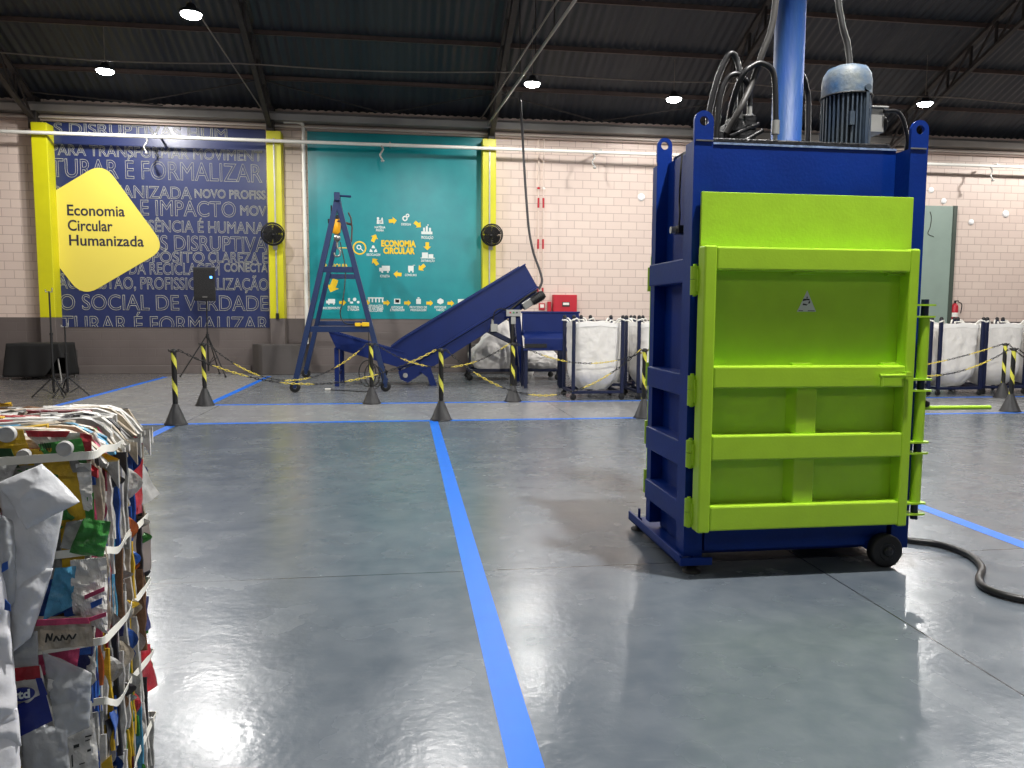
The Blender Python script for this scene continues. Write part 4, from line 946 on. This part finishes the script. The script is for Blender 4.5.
def drape(u, v):
    # walk round the table edge, v down the drop
    per = u*4; W, Dd = .54, .42
    k = int(per) % 4; f_ = per - int(per)
    cs = [(-W, -Dd), (W, -Dd), (W, Dd), (-W, Dd)]; a, c = cs[k], cs[(k+1) % 4]
    px, py = a[0] + (c[0]-a[0])*f_, a[1] + (c[1]-a[1])*f_
    wv = .02*math.sin(u*75) + .015*math.sin(u*43+1)
    out = 1 + v*(.12 + wv*2.4)
    drop = .73
    if px > .2 and py < -.2: drop = .73 - .42*min(1, (px-.2)/.3)
    z = .80 - v*drop
    return Vector((-8.15 + px*out, 18.7 + py*out, z))
m.grid(drape, 160, 12, True)
m.grid(lambda u, v: Vector((-8.15 - .54 + 1.08*u, 18.7 - .42 + .84*v, .802 + .004*math.sin(u*20)*math.sin(v*17))), 20, 14, True)
m.build('table_cloth', CLOTH, T, recalc=False, solid=.006)
m = MB(); m.box(-8.66, -7.64, 18.31, 19.09, .76, .79); m.build('table_top', mat('table_board', (180, 178, 172), .5), T)
for x, y in ((-7.66, 18.34), (-7.66, 19.06), (-8.62, 18.34), (-8.62, 19.06)): MB().tube([(x - .03*(1 if x > -8 else -1), y, .76), (x + .05*(1 if x > -8 else -1), y, 0)], .018, 8).build('leg', GALV, T, label='pale metal table leg' if x > -8 and y < 18.5 else None)

# ------------------------------------------------------------------ fans
def fan(x, y, z, yaw, lb):
    t = thing('wall_fan', lb, 'fan', (x, y, z), 'black wall fans'); ax = Vector((math.sin(yaw), -math.cos(yaw), -.28)).normalized(); c = Vector((x, y, z))
    R_ = .27; u = ax.orthogonal().normalized(); w_ = ax.cross(u)
    m = MB()
    for rr, off in ((R_, 0), (R_*.97, .07), (R_*.97, -.07), (R_*.85, .09), (R_*.7, .10), (R_*.55, .108), (R_*.4, .115), (R_*.7, -.09), (R_*.5, -.09)):
        m.tube([c + ax*off + (u*math.cos(2*PI*k/28) + w_*math.sin(2*PI*k/28))*rr for k in range(28)], .011 if rr > .2 else .008, 5, closed=True)
    for k in range(44):
        d = u*math.cos(2*PI*k/44) + w_*math.sin(2*PI*k/44)
        m.tube([c + ax*.115 + d*.05, c + ax*.10 + d*R_*.7, c + ax*.07 + d*R_*.97, c + d*R_, c - ax*.07 + d*R_*.97, c - ax*.10 + d*.08], .004, 4)
    m.build('guard', BLACK, t)
    m = MB()
    for k in range(4):
        a0 = 2*PI*k/4
        def bl(p, q):
            a = a0 + (q-.5)*1.35; d = u*math.cos(a) + w_*math.sin(a); return c + d*(.05 + p*(R_*.82-.05)) + ax*(.03*(q-.5)*2)
        m.grid(bl, 6, 5, True)
    m.build('blades', mat('fan_blade', (40, 38, 36), .45), t, recalc=False, solid=.004)
    m = MB(); m.lathe([(.0, .13), (.045, .12), (.055, .05), (.06, -.06), (.08, -.10), (.08, -.2), (.05, -.23)], c, ax, 16); m.build('motor_hub', BLACK, t)
    m = MB(); m.tube(spline([c - ax*.2, c - ax*.24 + Vector((0, .04, -.06)), Vector((x+.0, 19.58, z-.24))], 5), .018, 8); m.box(x-.05, x+.05, 19.57, 19.62, z-.34, z-.18); m.build('bracket', GALV, t)
fan(-3.12, 19.28, 3.39, .25, 'black wall fan on the pillar between the murals'); fan(2.16, 19.28, 3.47, -.35, 'black wall fan on pillar right of the teal mural')

# ------------------------------------------------------------------ fire box, extinguisher, alarm, door
T = thing('fire_hose_box', 'red fire hose cabinet on pink wall above the sorting table', 'fire box', (4.14, 20, 1.36))
m = MB(); m.box(3.83, 4.46, 19.78, 20, 1.36, 2.02); m.build('cabinet', RED, T, bevel=.01)
bd = MB().box(3.85, 4.44, 19.76, 19.785, 1.38, 2.0).build('door', RED, T, bevel=.005)
MB().box(4.06, 4.26, 19.75, 19.76, 1.71, 1.83).build('window_frame', BLACK, bd); MB().box(4.08, 4.24, 19.745, 19.752, 1.755, 1.815).build('window_pane', WHITEP, bd)
m = MB(); m.box(3.70, 3.79, 19.85, 20, 1.36, 1.84); tag(m.build('fire_pipe_box', RED, bevel=.008), 'narrow red box against left side of the fire hose cabinet', 'box')
T = thing('alarm_point', 'small white and red alarm point left of the red fire cabinet', 'alarm', (3.56, 20, 1.66))
MB().box(3.48, 3.64, 19.95, 20, 1.62, 1.80).build('box', RED, T, bevel=.008); MB().box(3.51, 3.61, 19.94, 19.952, 1.68, 1.77).build('face', WHITEP, T)
T = thing('fire_extinguisher', 'red fire extinguisher on wall just right of the grey-green door', 'extinguisher', (15.37, 19.9, 1.36))
m = MB(); m.lathe([(.085, 1.36), (.09, 1.38), (.09, 1.78), (.07, 1.84), (.03, 1.88)], (15.37, 19.88, 0), n=20); m.build('cylinder', RED, T)
m = MB(); m.cyl((15.37, 19.88, 1.87), (15.37, 19.88, 1.93), .03, 10); m.box(15.35, 15.39, 19.76, 19.9, 1.93, 1.96); m.tube(spline([(15.45, 19.86, 1.92), (15.55, 19.84, 1.85), (15.53, 19.84, 1.6)], 6), .014, 6); m.build('valve_handle', BLACK, T)
MB().lathe([(.0915, 1.5), (.0915, 1.62)], (15.37, 19.88, 0), n=20, cap=False).build('label_band', WHITEP, T)
MB().box(15.38, 15.46, 19.95, 20, 1.5, 1.7).build('bracket', BLACK, T)
DOORM = mat('door_grey_green', (142, 160, 150), .5, var=.05, vscale=2)
d_ = MB().box(13.7, 15.16, 19.88, 19.96, 0, 4.57).build('door_1', DOORM, bevel=.008); d_['kind'] = 'structure'
MB().box(15.16, 15.27, 19.86, 20.0, 0, 4.58).build('jamb', mat('door_edge', (70, 80, 72), .5), d_)
MB().box(13.6, 13.7, 19.86, 20.0, 0, 4.58).build('jamb', MATS['door_edge'], d_)
m = MB(); m.tube(spline([(14.45, 19.875, 4.4), (14.5, 19.872, 4.25), (14.48, 19.872, 4.0), (14.42, 19.872, 3.8), (14.6, 19.872, 3.72)], 5), .008, 5); m.build('crack_line', DARKST, d_)

# ------------------------------------------------------------------ bale
BA = Vector((-.75, 1.9)); Bv = Vector((-.172, .985)).normalized(); Bu = Vector((-Bv.y, Bv.x))
def Bp(s, d, z): q = BA + Bu*s + Bv*(d*.89); return Vector((q.x, q.y, z))
BALE = thing('waste_bale', 'strapped bale of crushed drink cartons and plastic bags in left foreground', 'waste bale', tuple(Bp(.65, .4, 0)))
PAL = {'white': (226, 224, 218), 'grey': (170, 170, 168), 'red': (176, 32, 42), 'blue': (34, 84, 178), 'yellow': (222, 178, 30), 'green': (52, 138, 50), 'brown': (128, 92, 62),
       'pink': (196, 62, 104), 'dark': (40, 38, 42), 'cyan': (76, 160, 202), 'cream': (204, 190, 168), 'orange': (214, 104, 38), 'maroon': (110, 26, 38), 'navy': (30, 36, 92)}
PK = list(PAL); PW_ = [30, 22, 6, 8, 6, 5, 9, 3, 14, 4, 12, 2, 4, 4]
PM = [mat('carton_' + k, tuple(int(q*.86 + 12) for q in c), .38, var=.30, vscale=26, bump=.2, bscale=60) for k, c in PAL.items()]
def pick(top=False):
    if top: return PK.index(random.choices(['white', 'grey', 'cream', 'brown', 'maroon', 'dark', 'pink', 'yellow', 'red', 'cyan'], [40, 22, 20, 5, 3, 2, 2, 2, 2, 1])[0])
    return random.choices(range(len(PK)), PW_)[0]
m = MB(); m.add([Bp(s, d, z) for z in (0.0, 1.165) for d in (.02, .80) for s in (.02, 1.28)], [(0,2,3,1),(4,5,7,6),(0,1,5,4),(2,6,7,3),(0,4,6,2),(1,3,7,5)], False)
m.build('bale_core', mat('bale_inside', (92, 86, 82), .7, var=.4, vscale=12), BALE)
m = MB()
def strip_right(d, z0, z1, th, mi, out):
    n = max(3, int((z1-z0)/.03)); vs = []; sd = rnd(0, 99); fs = []
    for i in range(n+1):
        t = i/n; z = z0 + (z1-z0)*t
        o = out + .006*noise.noise(Vector((sd, z*14, d*9))) + .004*noise.noise(Vector((sd, z*45, 0)))
        dd = d + .006*noise.noise(Vector((sd + 5, z*9, 0))) + .004*noise.noise(Vector((sd, z*30, 7)))
        o -= max(0, z - 1.12)*.5
        h = th*(.55 + .5*noise.noise(Vector((sd+9, z*12, 0))))
        vs += [Bp(.05, dd-h, z), Bp(-o, dd-h*.8, z), Bp(-o-.003, dd+h*.8, z), Bp(.05, dd+h, z)]
    for i in range(n):
        for k in range(3): fs.append((i*4+k, i*4+k+1, i*4+5+k, i*4+4+k))
    fs += [(0, 1, 2, 3), (n*4, n*4+3, n*4+2, n*4+1)]
    m.cm = mi; m.add(vs, fs, False)
d = -.015
while d < .81:
    z = rnd(-.1, .02)
    while z < 1.17:
        l = random.choice([rnd(.04, .12), rnd(.1, .28), rnd(.2, .42)])
        out = max(-.010, random.gauss(.003, .0055)) + (.02 if random.random() < .05 else 0)
        strip_right(d + rnd(-.003, .003), max(0.0, z), min(1.195, z+l), rnd(.0018, .0042), pick(), out)
        z += l*rnd(.8, 1.0)
    d += rnd(.0026, .0048)
# edges of the layers along the top
d = -.01
while d < .81:
    s = rnd(-.06, .02)
    while s < 1.28:
        l = random.choice([rnd(.08, .2), rnd(.15, .5)]); sd = rnd(0, 99); n = 6; vs = []; fs = []; top = 1.196 + rnd(-.014, .022) - .02*(d > .72)
        th = rnd(.004, .012); s1 = min(1.29, s+l)
        for i in range(n+1):
            t = i/n; ss = s + (s1-s)*t; zt = top + .012*noise.noise(Vector((sd, ss*8, 0))) - max(0, .06-ss)**2*9
            dd = d + .012*noise.noise(Vector((sd, ss*5, 3)))
            vs += [Bp(ss, dd-th, 1.13), Bp(ss, dd-th, zt), Bp(ss, dd+th, zt+.002), Bp(ss, dd+th, 1.13)]
        for i in range(n):
            for k in range(3): fs.append((i*4+k, i*4+k+1, i*4+5+k, i*4+4+k))
        fs += [(0, 1, 2, 3), (n*4, n*4+3, n*4+2, n*4+1)]
        m.cm = pick(True); m.add(vs, fs, False); s += l*.9
    d += rnd(.008, .014)
# flat flaps lying over the top
for k in range(70):
    s, d, a = rnd(0, 1.2), rnd(.02, .74), rnd(-.2, .2); w_, l = rnd(.02, .07), rnd(.05, .2); sd = rnd(0, 99); zz = 1.208 + rnd(0, .014)
    m.cm = pick(True)
    m.grid(lambda u, v: Bp(s + (u-.5)*l + (v-.5)*w_*a, d + (v-.5)*w_*(1+.3*math.sin(u*5+sd)), zz + .012*noise.noise(Vector((sd+u*3, v*3, 0))) + .006*abs(noise.noise(Vector((sd, u*9, v*7))))), 6, 4, False)
for k in range(40):   # scraps sticking out of the right side
    d, z = rnd(.05, .80), rnd(.05, 1.12); h, o = rnd(.03, .11), rnd(.02, .055); sd = rnd(0, 99); m.cm = pick()
    m.grid(lambda u, v: Bp(-o*u*(.4 + .6*math.sin(PI*v)) - .005, d + .02*u*math.sin(sd) + .006*noise.noise(Vector((sd, u*3, v*3))), z + (v-.5)*h*(1-.25*u)), 4, 6, False)
o = m.build('pressed_cartons', PM, BALE, recalc=False); o['kind'] = 'stuff'

def patch(name, q, off, mt_, amp=.012, bulge=0.0, n=18, freq=14, label=None, thick=.0016, seed=None, smooth=False, parent=None, rag=.0):
    """crumpled sheet on the front face; q = TL, TR, BR, BL as (s, z)."""
    sd = seed if seed is not None else rnd(0, 99); mm = MB()
    def fn(u, v):
        a = Vector(q[0]).lerp(Vector(q[1]), u); b_ = Vector(q[3]).lerp(Vector(q[2]), u); p = a.lerp(b_, v)
        e = math.sin(PI*u)*math.sin(PI*v)
        nn = noise.noise(Vector((p.x*freq, p.y*freq, sd))); n2 = abs(noise.noise(Vector((p.x*freq*2.3, p.y*freq*2.3, sd+7)))); n3 = noise.noise(Vector((p.x*freq*5, p.y*freq*5, sd)))
        rg = rag*noise.noise(Vector((u*6, v*6, sd+3)))
        return Bp(p.x + rg, off - bulge*e**.6 - amp*(nn + (.75 if smooth else 1.2)*(.5-n2) + (.08 if smooth else .3)*n3), p.y + rag*noise.noise(Vector((u*6, v*6, sd+13))))
    mm.grid(fn, n, n, smooth)
    return mm.build(name, mt_, parent or BALE, recalc=False, solid=thick, label=label)
def pm(k): return PM[PK.index(k)]
SHEET = mat('bag_plastic', (226, 228, 232), .28, var=.05, vscale=9, alpha=.86, bump=.25, bscale=26)
CLEAR = mat('clear_plastic', (196, 200, 204), .16, alpha=.55, bump=.4, bscale=30, var=.1)
# filler cartons over the whole front, then the pieces one can tell apart
for i in range(9):
    for j in range(8):
        s = .02 + i*.145 + rnd(-.03, .03); z = .07 + j*.148 + rnd(-.03, .03); w_, h = rnd(.07, .11), rnd(.06, .11); a = rnd(-.5, .5)
        def rt(x, y): return (max(-.01, s + x*math.cos(a) - y*math.sin(a)), min(1.19, max(.012, z + x*math.sin(a) + y*math.cos(a))))
        if i > 3 and (i + j) % 2: continue
        patch('crushed_carton', [rt(w_, h), rt(-w_, h), rt(-w_, -h), rt(w_, -h)], .0 - rnd(0, .012), PM[pick()], amp=.014, n=12)
patch('yellow_carton', [(.30, 1.20), (.115, 1.235), (.095, 1.15), (.25, 1.16)], -.018, pm('yellow'), .010, label='crushed yellow carton with grey cap')
patch('yellow_carton', [(.11, 1.19), (.033, 1.19), (.015, 1.12), (.06, 1.13)], -.022, pm('yellow'), .010, label='yellow carton strip hanging under the strap')
patch('printed_carton', [(.11, 1.222), (-.005, 1.222), (-.008, 1.17), (.08, 1.185)], -.010, pm('white'), .008, label='white carton with bar code')
mm = MB()
for k in range(7): mm.add([Bp(.078 - k*.0032 - .0, -.030, 1.205 - k*.0006), Bp(.0762 - k*.0032, -.030, 1.205 - k*.0006), Bp(.080 - k*.0032, -.030, 1.185), Bp(.082 - k*.0032, -.030, 1.185)], [(0, 1, 2, 3)])
mm.build('bar_code', INKB, BALE, recalc=False)
patch('green_carton', [(.085, 1.20), (-.004, 1.21), (-.012, 1.165), (.07, 1.17)], -.022, pm('green'), .008, label='green carton with grey cap')
patch('red_carton', [(.0, 1.222), (-.025, 1.215), (-.02, 1.155), (-.004, 1.16)], -.018, pm('red'), .006)
patch('red_flap', [(.11, 1.232), (.02, 1.226), (.03, 1.212), (.105, 1.218)], -.014, pm('red'), .008)
patch('dark_green_carton', [(.26, 1.20), (.135, 1.195), (.12, 1.15), (.25, 1.155)], -.035, mat('carton_bottle_green', (26, 66, 34), .35), .008)
patch('grey_flap', [(.27, 1.17), (.122, 1.158), (.15, 1.10), (.26, 1.08)], -.05, pm('grey'), .008)
def bcap(s, z, r, lb):
    mm = MB(); n_ = Vector((Bv.x, Bv.y, 0))*-1
    mm.lathe([(r, 0), (r, .012), (r*.92, .016), (r*.86, .0165), (r*.84, .0145), (.001, .0145)], Bp(s, -.028, z), tuple(n_), 24); mm.build('bottle_cap', mat('cap_grey', (186, 186, 184), .4), BALE, label=lb)
bcap(.142, 1.227, .0185, 'grey cap on the yellow carton'); bcap(.029, 1.189, .0175, 'grey cap on the green carton'); bcap(.111, 1.178, .014, 'pale cap below the yellow carton')
patch('white_carton', [(.012, 1.15), (-.02, 1.15), (-.018, 1.03), (.0, 1.04)], -.015, pm('white'), .010)
patch('green_strip', [(-.0, 1.06), (-.022, 1.08), (-.02, .99), (-.006, .985)], -.014, pm('green'), .006)
patch('green_carton', [(-.004, 1.025), (-.06, 1.012), (-.04, .93), (.03, .945)], -.035, pm('green'), .012, bulge=.015, label='shiny crumpled green carton at the corner')
patch('grey_carton', [(.035, 1.015), (-.014, 1.02), (.01, .945), (.05, .955)], -.022, pm('grey'), .010)
patch('blue_carton', [(.06, .912), (.018, .91), (.03, .815), (.09, .79)], -.028, pm('cyan'), .012)
patch('blue_carton', [(.10, .87), (.03, .90), (.045, .80), (.105, .785)], -.02, pm('blue'), .010)
patch('white_pouch', [(.03, .925), (-.045, .925), (-.042, .74), (.03, .795)], -.025, pm('white'), .014, bulge=.01, label='white pouch with pink and blue print')
patch('pink_print', [(-.0, .845), (-.043, .862), (-.043, .852), (.0, .834)], -.052, pm('pink'), .003, n=6); patch('blue_print', [(-.012, .826), (-.038, .836), (-.036, .822), (-.014, .812)], -.052, pm('blue'), .003, n=6)
patch('pink_print', [(-.004, .79), (-.044, .80), (-.044, .79), (-.004, .78)], -.052, pm('pink'), .003, n=6)
patch('pink_pouch', [(.11, .80), (-.008, .79), (-.012, .715), (.11, .72)], -.03, pm('cream'), .010, label='pale pouch with magenta band')
patch('magenta_band', [(.10, .80), (-.006, .792), (-.01, .778), (.10, .785)], -.056, pm('pink'), .004, n=8)
mm = MB()
for k, (a, b_, c, e) in enumerate([(.082, .745, .078, .765), (.078, .765, .072, .748), (.072, .748, .068, .764), (.066, .745, .060, .757), (.060, .757, .054, .745), (.052, .745, .048, .758), (.048, .758, .042, .746), (.040, .745, .034, .757), (.034, .757, .028, .746), (.026, .746, .020, .757)]):
    mm.tube([Bp(a, -.058, b_), Bp(c, -.058, e)], .0022, 5)
mm.build('script_print', INKB, BALE)
patch('magenta_carton', [(.12, .715), (.02, .71), (.03, .655), (.12, .655)], -.02, pm('pink'), .012)
r_ = patch('milk_carton', [(.165, .69), (.098, .688), (.078, .555), (.145, .525)], -.045, pm('white'), .006, bulge=.012, label='red, white and blue carton reading rtd', smooth=True)
patch('red_band', [(.166, .692), (.098, .690), (.096, .660), (.163, .660)], -.054, pm('red'), .003, n=8, parent=r_)
patch('blue_band', [(.158, .60), (.088, .625), (.076, .556), (.143, .528)], -.056, mat('carton_deep_blue', (28, 42, 124), .35), .003, bulge=.006, n=8, parent=r_)
patch('blue_band', [(.106, .662), (.094, .662), (.084, .62), (.098, .615)], -.057, MATS['carton_deep_blue'], .002, n=8, parent=r_)
mm = MB(); mm.prism([(.133 + .026*math.cos(2*PI*k/24)*(1), .632 + .0155*math.sin(2*PI*k/24)) for k in range(24)], lambda a, c, d_: Bp(a, -.068 - d_, c), -.004, .001); mm.build('oval_badge', MATS['carton_deep_blue'], r_)
text('rtd', -.150, -.116, .624, .643, 0, MURW, r_, name='lettering', bold=.03, frame=lambda a, c, d_: Bp(-a, -.0705 - d_, c), depth=.001)
patch('white_flap', [(.082, .655), (.048, .645), (.068, .60), (.085, .63)], -.05, pm('white'), .006)
patch('clear_bag', [(.092, .72), (-.008, .655), (.004, .52), (.07, .49)], -.04, CLEAR, .018, bulge=.02, n=32, freq=12, smooth=True, label='crumpled clear plastic bag')
patch('clear_bag', [(.14, .56), (.05, .52), (.04, .30), (.15, .30)], -.04, CLEAR, .018, bulge=.02, n=32, freq=12, smooth=True, label='clear plastic bag at the bottom edge')
w4 = patch('white_carton', [(.075, .492), (-.006, .540), (-.012, .40), (.04, .33)], -.035, pm('white'), .008, bulge=.008, label='white carton with small black symbols')
mm = MB()
for s, z, w_, h in ((.004, .505, .014, .004), (.006, .495, .010, .003), (.004, .47, .008, .006), (.030, .485, .012, .008), (.02, .44, .012, .003), (.04, .45, .003, .03), (.02, .42, .03, .003)):
    mm.add([Bp(s+w_/2, -.058, z+h/2), Bp(s-w_/2, -.058, z+h/2+.002), Bp(s-w_/2, -.058, z-h/2+.002), Bp(s+w_/2, -.058, z-h/2)], [(0, 1, 2, 3)])
mm.build('small_print', INKB, w4, recalc=False)
patch('yellow_scrap', [(-.012, .41), (-.035, .43), (-.04, .36), (-.015, .34)], -.01, pm('yellow'), .006)
# plastic bags hanging over the front
patch('white_bag', [(.155, 1.125), (.066, 1.163), (-.008, 1.075), (.10, 1.02)], -.085, SHEET, .024, bulge=.03, n=40, freq=10, smooth=True, label='white plastic bag folded over the carton edge')
patch('plastic_sheet', [(.155, 1.115), (.025, 1.085), (.062, .915), (.15, .82)], -.06, SHEET, .012, bulge=.03, n=34, freq=9, smooth=True, label='greyish plastic sheet hanging below the white bag')
patch('plastic_sheet', [(.15, .925), (.057, .92), (.108, .765), (.145, .735)], -.065, SHEET, .014, bulge=.02, n=30, freq=10, smooth=True, label='narrow end of the hanging plastic sheet')
patch('plastic_sheet', [(.15, .77), (.10, .77), (.10, .66), (.15, .66)], -.045, CLEAR, .01, n=14, smooth=True)
SK = mat('sack_plastic', (236, 236, 240), .32, var=.04, vscale=7, bump=.2, bscale=22)
patch('white_sack', [(.42, 1.10), (.153, 1.10), (.138, .72), (.40, .74)], -.085, SK, .032, bulge=.06, n=46, freq=6.5, smooth=True, label='bulging white sack at left picture edge, upper part')
patch('white_sack', [(.42, .78), (.142, .76), (.128, .53), (.40, .50)], -.09, SK, .030, bulge=.06, n=46, freq=6.5, smooth=True, label='bulging white sack at left picture edge, middle part')
patch('white_sack', [(.42, .56), (.132, .62), (.14, .28), (.40, .28)], -.10, SK, .030, bulge=.06, n=46, freq=6.5, smooth=True, label='bulging white sack at left picture edge, lowest part')
patch('clear_bag', [(.158, 1.06), (.122, 1.03), (.13, .85), (.158, .83)], -.08, CLEAR, .012, bulge=.02, smooth=True)
patch('blue_label', [(.142, .955), (.131, .96), (.131, .942), (.144, .935)], -.125, pm('blue'), .002, n=6)
patch('blue_label', [(.142, .875), (.132, .86), (.132, .845), (.144, .85)], -.12, pm('blue'), .002, n=6)
# scraps that leave the silhouette on the right
def rpatch(name, q, off, mt_, amp=.008, out=None, label=None):
    mm = MB(); sd = rnd(0, 99); out = out or [off]*4
    def fn(u, v):
        a = Vector((*q[0], out[0])).lerp(Vector((*q[1], out[1])), u); b_ = Vector((*q[3], out[3])).lerp(Vector((*q[2], out[2])), u); p = a.lerp(b_, v)
        return Bp(-p.z - amp*noise.noise(Vector((p.x*16, p.y*16, sd))) , p.x + amp*noise.noise(Vector((p.x*12, p.y*12, sd+4))), p.y)
    mm.grid(fn, 12, 12, False); mm.build(name, mt_, BALE, recalc=False, solid=.002, label=label)
rpatch('carton_flap', [(.60, 1.06), (.70, 1.04), (.74, .92), (.62, .90)], .01, pm('grey'), .012, [.0, .03, .085, .02], 'grey carton flap sticking out of the side')
rpatch('carton_flap', [(.56, 1.07), (.64, 1.05), (.66, .88), (.58, .89)], .01, pm('red'), .012, [.0, .05, .04, .02], 'red carton flap sticking out of the side')
rpatch('carton_flap', [(.62, .85), (.74, .84), (.76, .67), (.64, .68)], .01, mat('carton_taupe', (130, 120, 114), .4), .006, [.0, .045, .045, .0], 'brown-grey bent flap on the side')
rpatch('carton_flap', [(.66, .44), (.76, .42), (.77, .27), (.68, .28)], .01, pm('red'), .012, [.0, .035, .045, .01])
rpatch('carton_flap', [(.66, .60), (.76, .58), (.77, .47), (.68, .48)], .01, pm('navy'), .012, [.0, .03, .03, .01])
rpatch('carton_flap', [(.02, .50), (.10, .48), (.12, .36), (.03, .38)], .02, pm('dark'), .012, label='black plastic scrap by the strap')
rpatch('carton_flap', [(.03, .52), (.09, .50), (.12, .42), (.08, .41)], .028, pm('blue'), .010)
# straps
STRAP = mat('strap_white', (226, 224, 214), .45)
def strap(z, pts, foff=-.045, w_=.015):
    path = [Bp(1.33, .4, z), Bp(1.33, -.03, z), Bp(1.25, foff, z), Bp(.6, foff, z), Bp(.2, foff-.005, z+.002), Bp(.06, foff+.005, z+.004), Bp(.0, foff+.015, z+.004), Bp(-.028, -.01, z+.002)] + [Bp(-.032 - .006*math.sin(i*2.1), d, zz) for i, (d, zz) in enumerate(pts)] + [Bp(-.02, .815, pts[-1][1]-.01), Bp(.1, .84, pts[-1][1]-.01), Bp(1.2, .84, z), Bp(1.33, .78, z), Bp(1.33, .4, z)]
    pp = spline(path, 6); mm = MB(); n = len(pp)-1
    def fn(u, v):
        p = pp[min(n, int(round(u*n)))]; tw = .004*math.sin(u*37)
        return p + Vector((tw*(v-.5), 0, (v-.5)*w_*1.25))
    mm.grid(fn, n, 1, False); mm.build('strap', STRAP, BALE, recalc=False, solid=.0015)
strap(1.166, [(.08, 1.168), (.2, 1.153), (.40, 1.135), (.568, 1.113), (.72, 1.10)], foff=-.05)
strap(.935, [(.08, .915), (.207, .883), (.42, .868), (.617, .851), (.75, .845)], foff=-.03)
strap(.715, [(.05, .708), (.30, .672), (.45, .655), (.567, .642), (.74, .63)], foff=-.035)
strap(.565, [(.03, .545), (.125, .506), (.4, .45), (.628, .406), (.76, .385)], foff=-.03)
strap(.26, [(.08, .245), (.246, .216), (.441, .193), (.697, .170), (.77, .165)], foff=-.03)

# ------------------------------------------------------------------ daylight, camera
wd = bpy.data.worlds.new('world'); SC.world = wd; wd.use_nodes = True
bg = wd.node_tree.nodes['Background']; bg.inputs['Color'].default_value = (.86, .93, 1, 1); bg.inputs["Strength"].default_value = 0.12
ar = None
f_px = 769.0; YAW, PIT, ROL = 0.138350222, 0.0901419526, -0.00536867742
F = Vector((math.sin(YAW)*math.cos(PIT), math.cos(YAW)*math.cos(PIT), -math.sin(PIT))); r0 = Vector((math.cos(YAW), -math.sin(YAW), 0)); d0 = F.cross(r0)
c_, s_ = math.cos(ROL), math.sin(ROL); rr = r0*c_ + d0*s_; dd = -r0*s_ + d0*c_
cam = bpy.data.cameras.new('camera'); co = bpy.data.objects.new('camera', cam); COL.objects.link(co)
cam.sensor_width = 36; cam.lens = f_px/1024*36; cam.clip_start = .05; cam.clip_end = 200
M3 = Matrix((rr, -dd, -F)).transposed(); co.matrix_world = Matrix.Translation((0, 0, 1.5)) @ M3.to_4x4()
SC.camera = co
SC.view_settings.view_transform = 'Standard'; SC.view_settings.look = 'None'; SC.view_settings.exposure = 0.0; SC.view_settings.gamma = 1; SC.view_settings.use_curve_mapping = False
SC.cycles.use_denoising = True; SC.cycles.max_bounces = 6; SC.cycles.diffuse_bounces = 4; SC.cycles.glossy_bounces = 3; SC.cycles.transparent_max_bounces = 12
SC.cycles.sample_clamp_indirect = 6
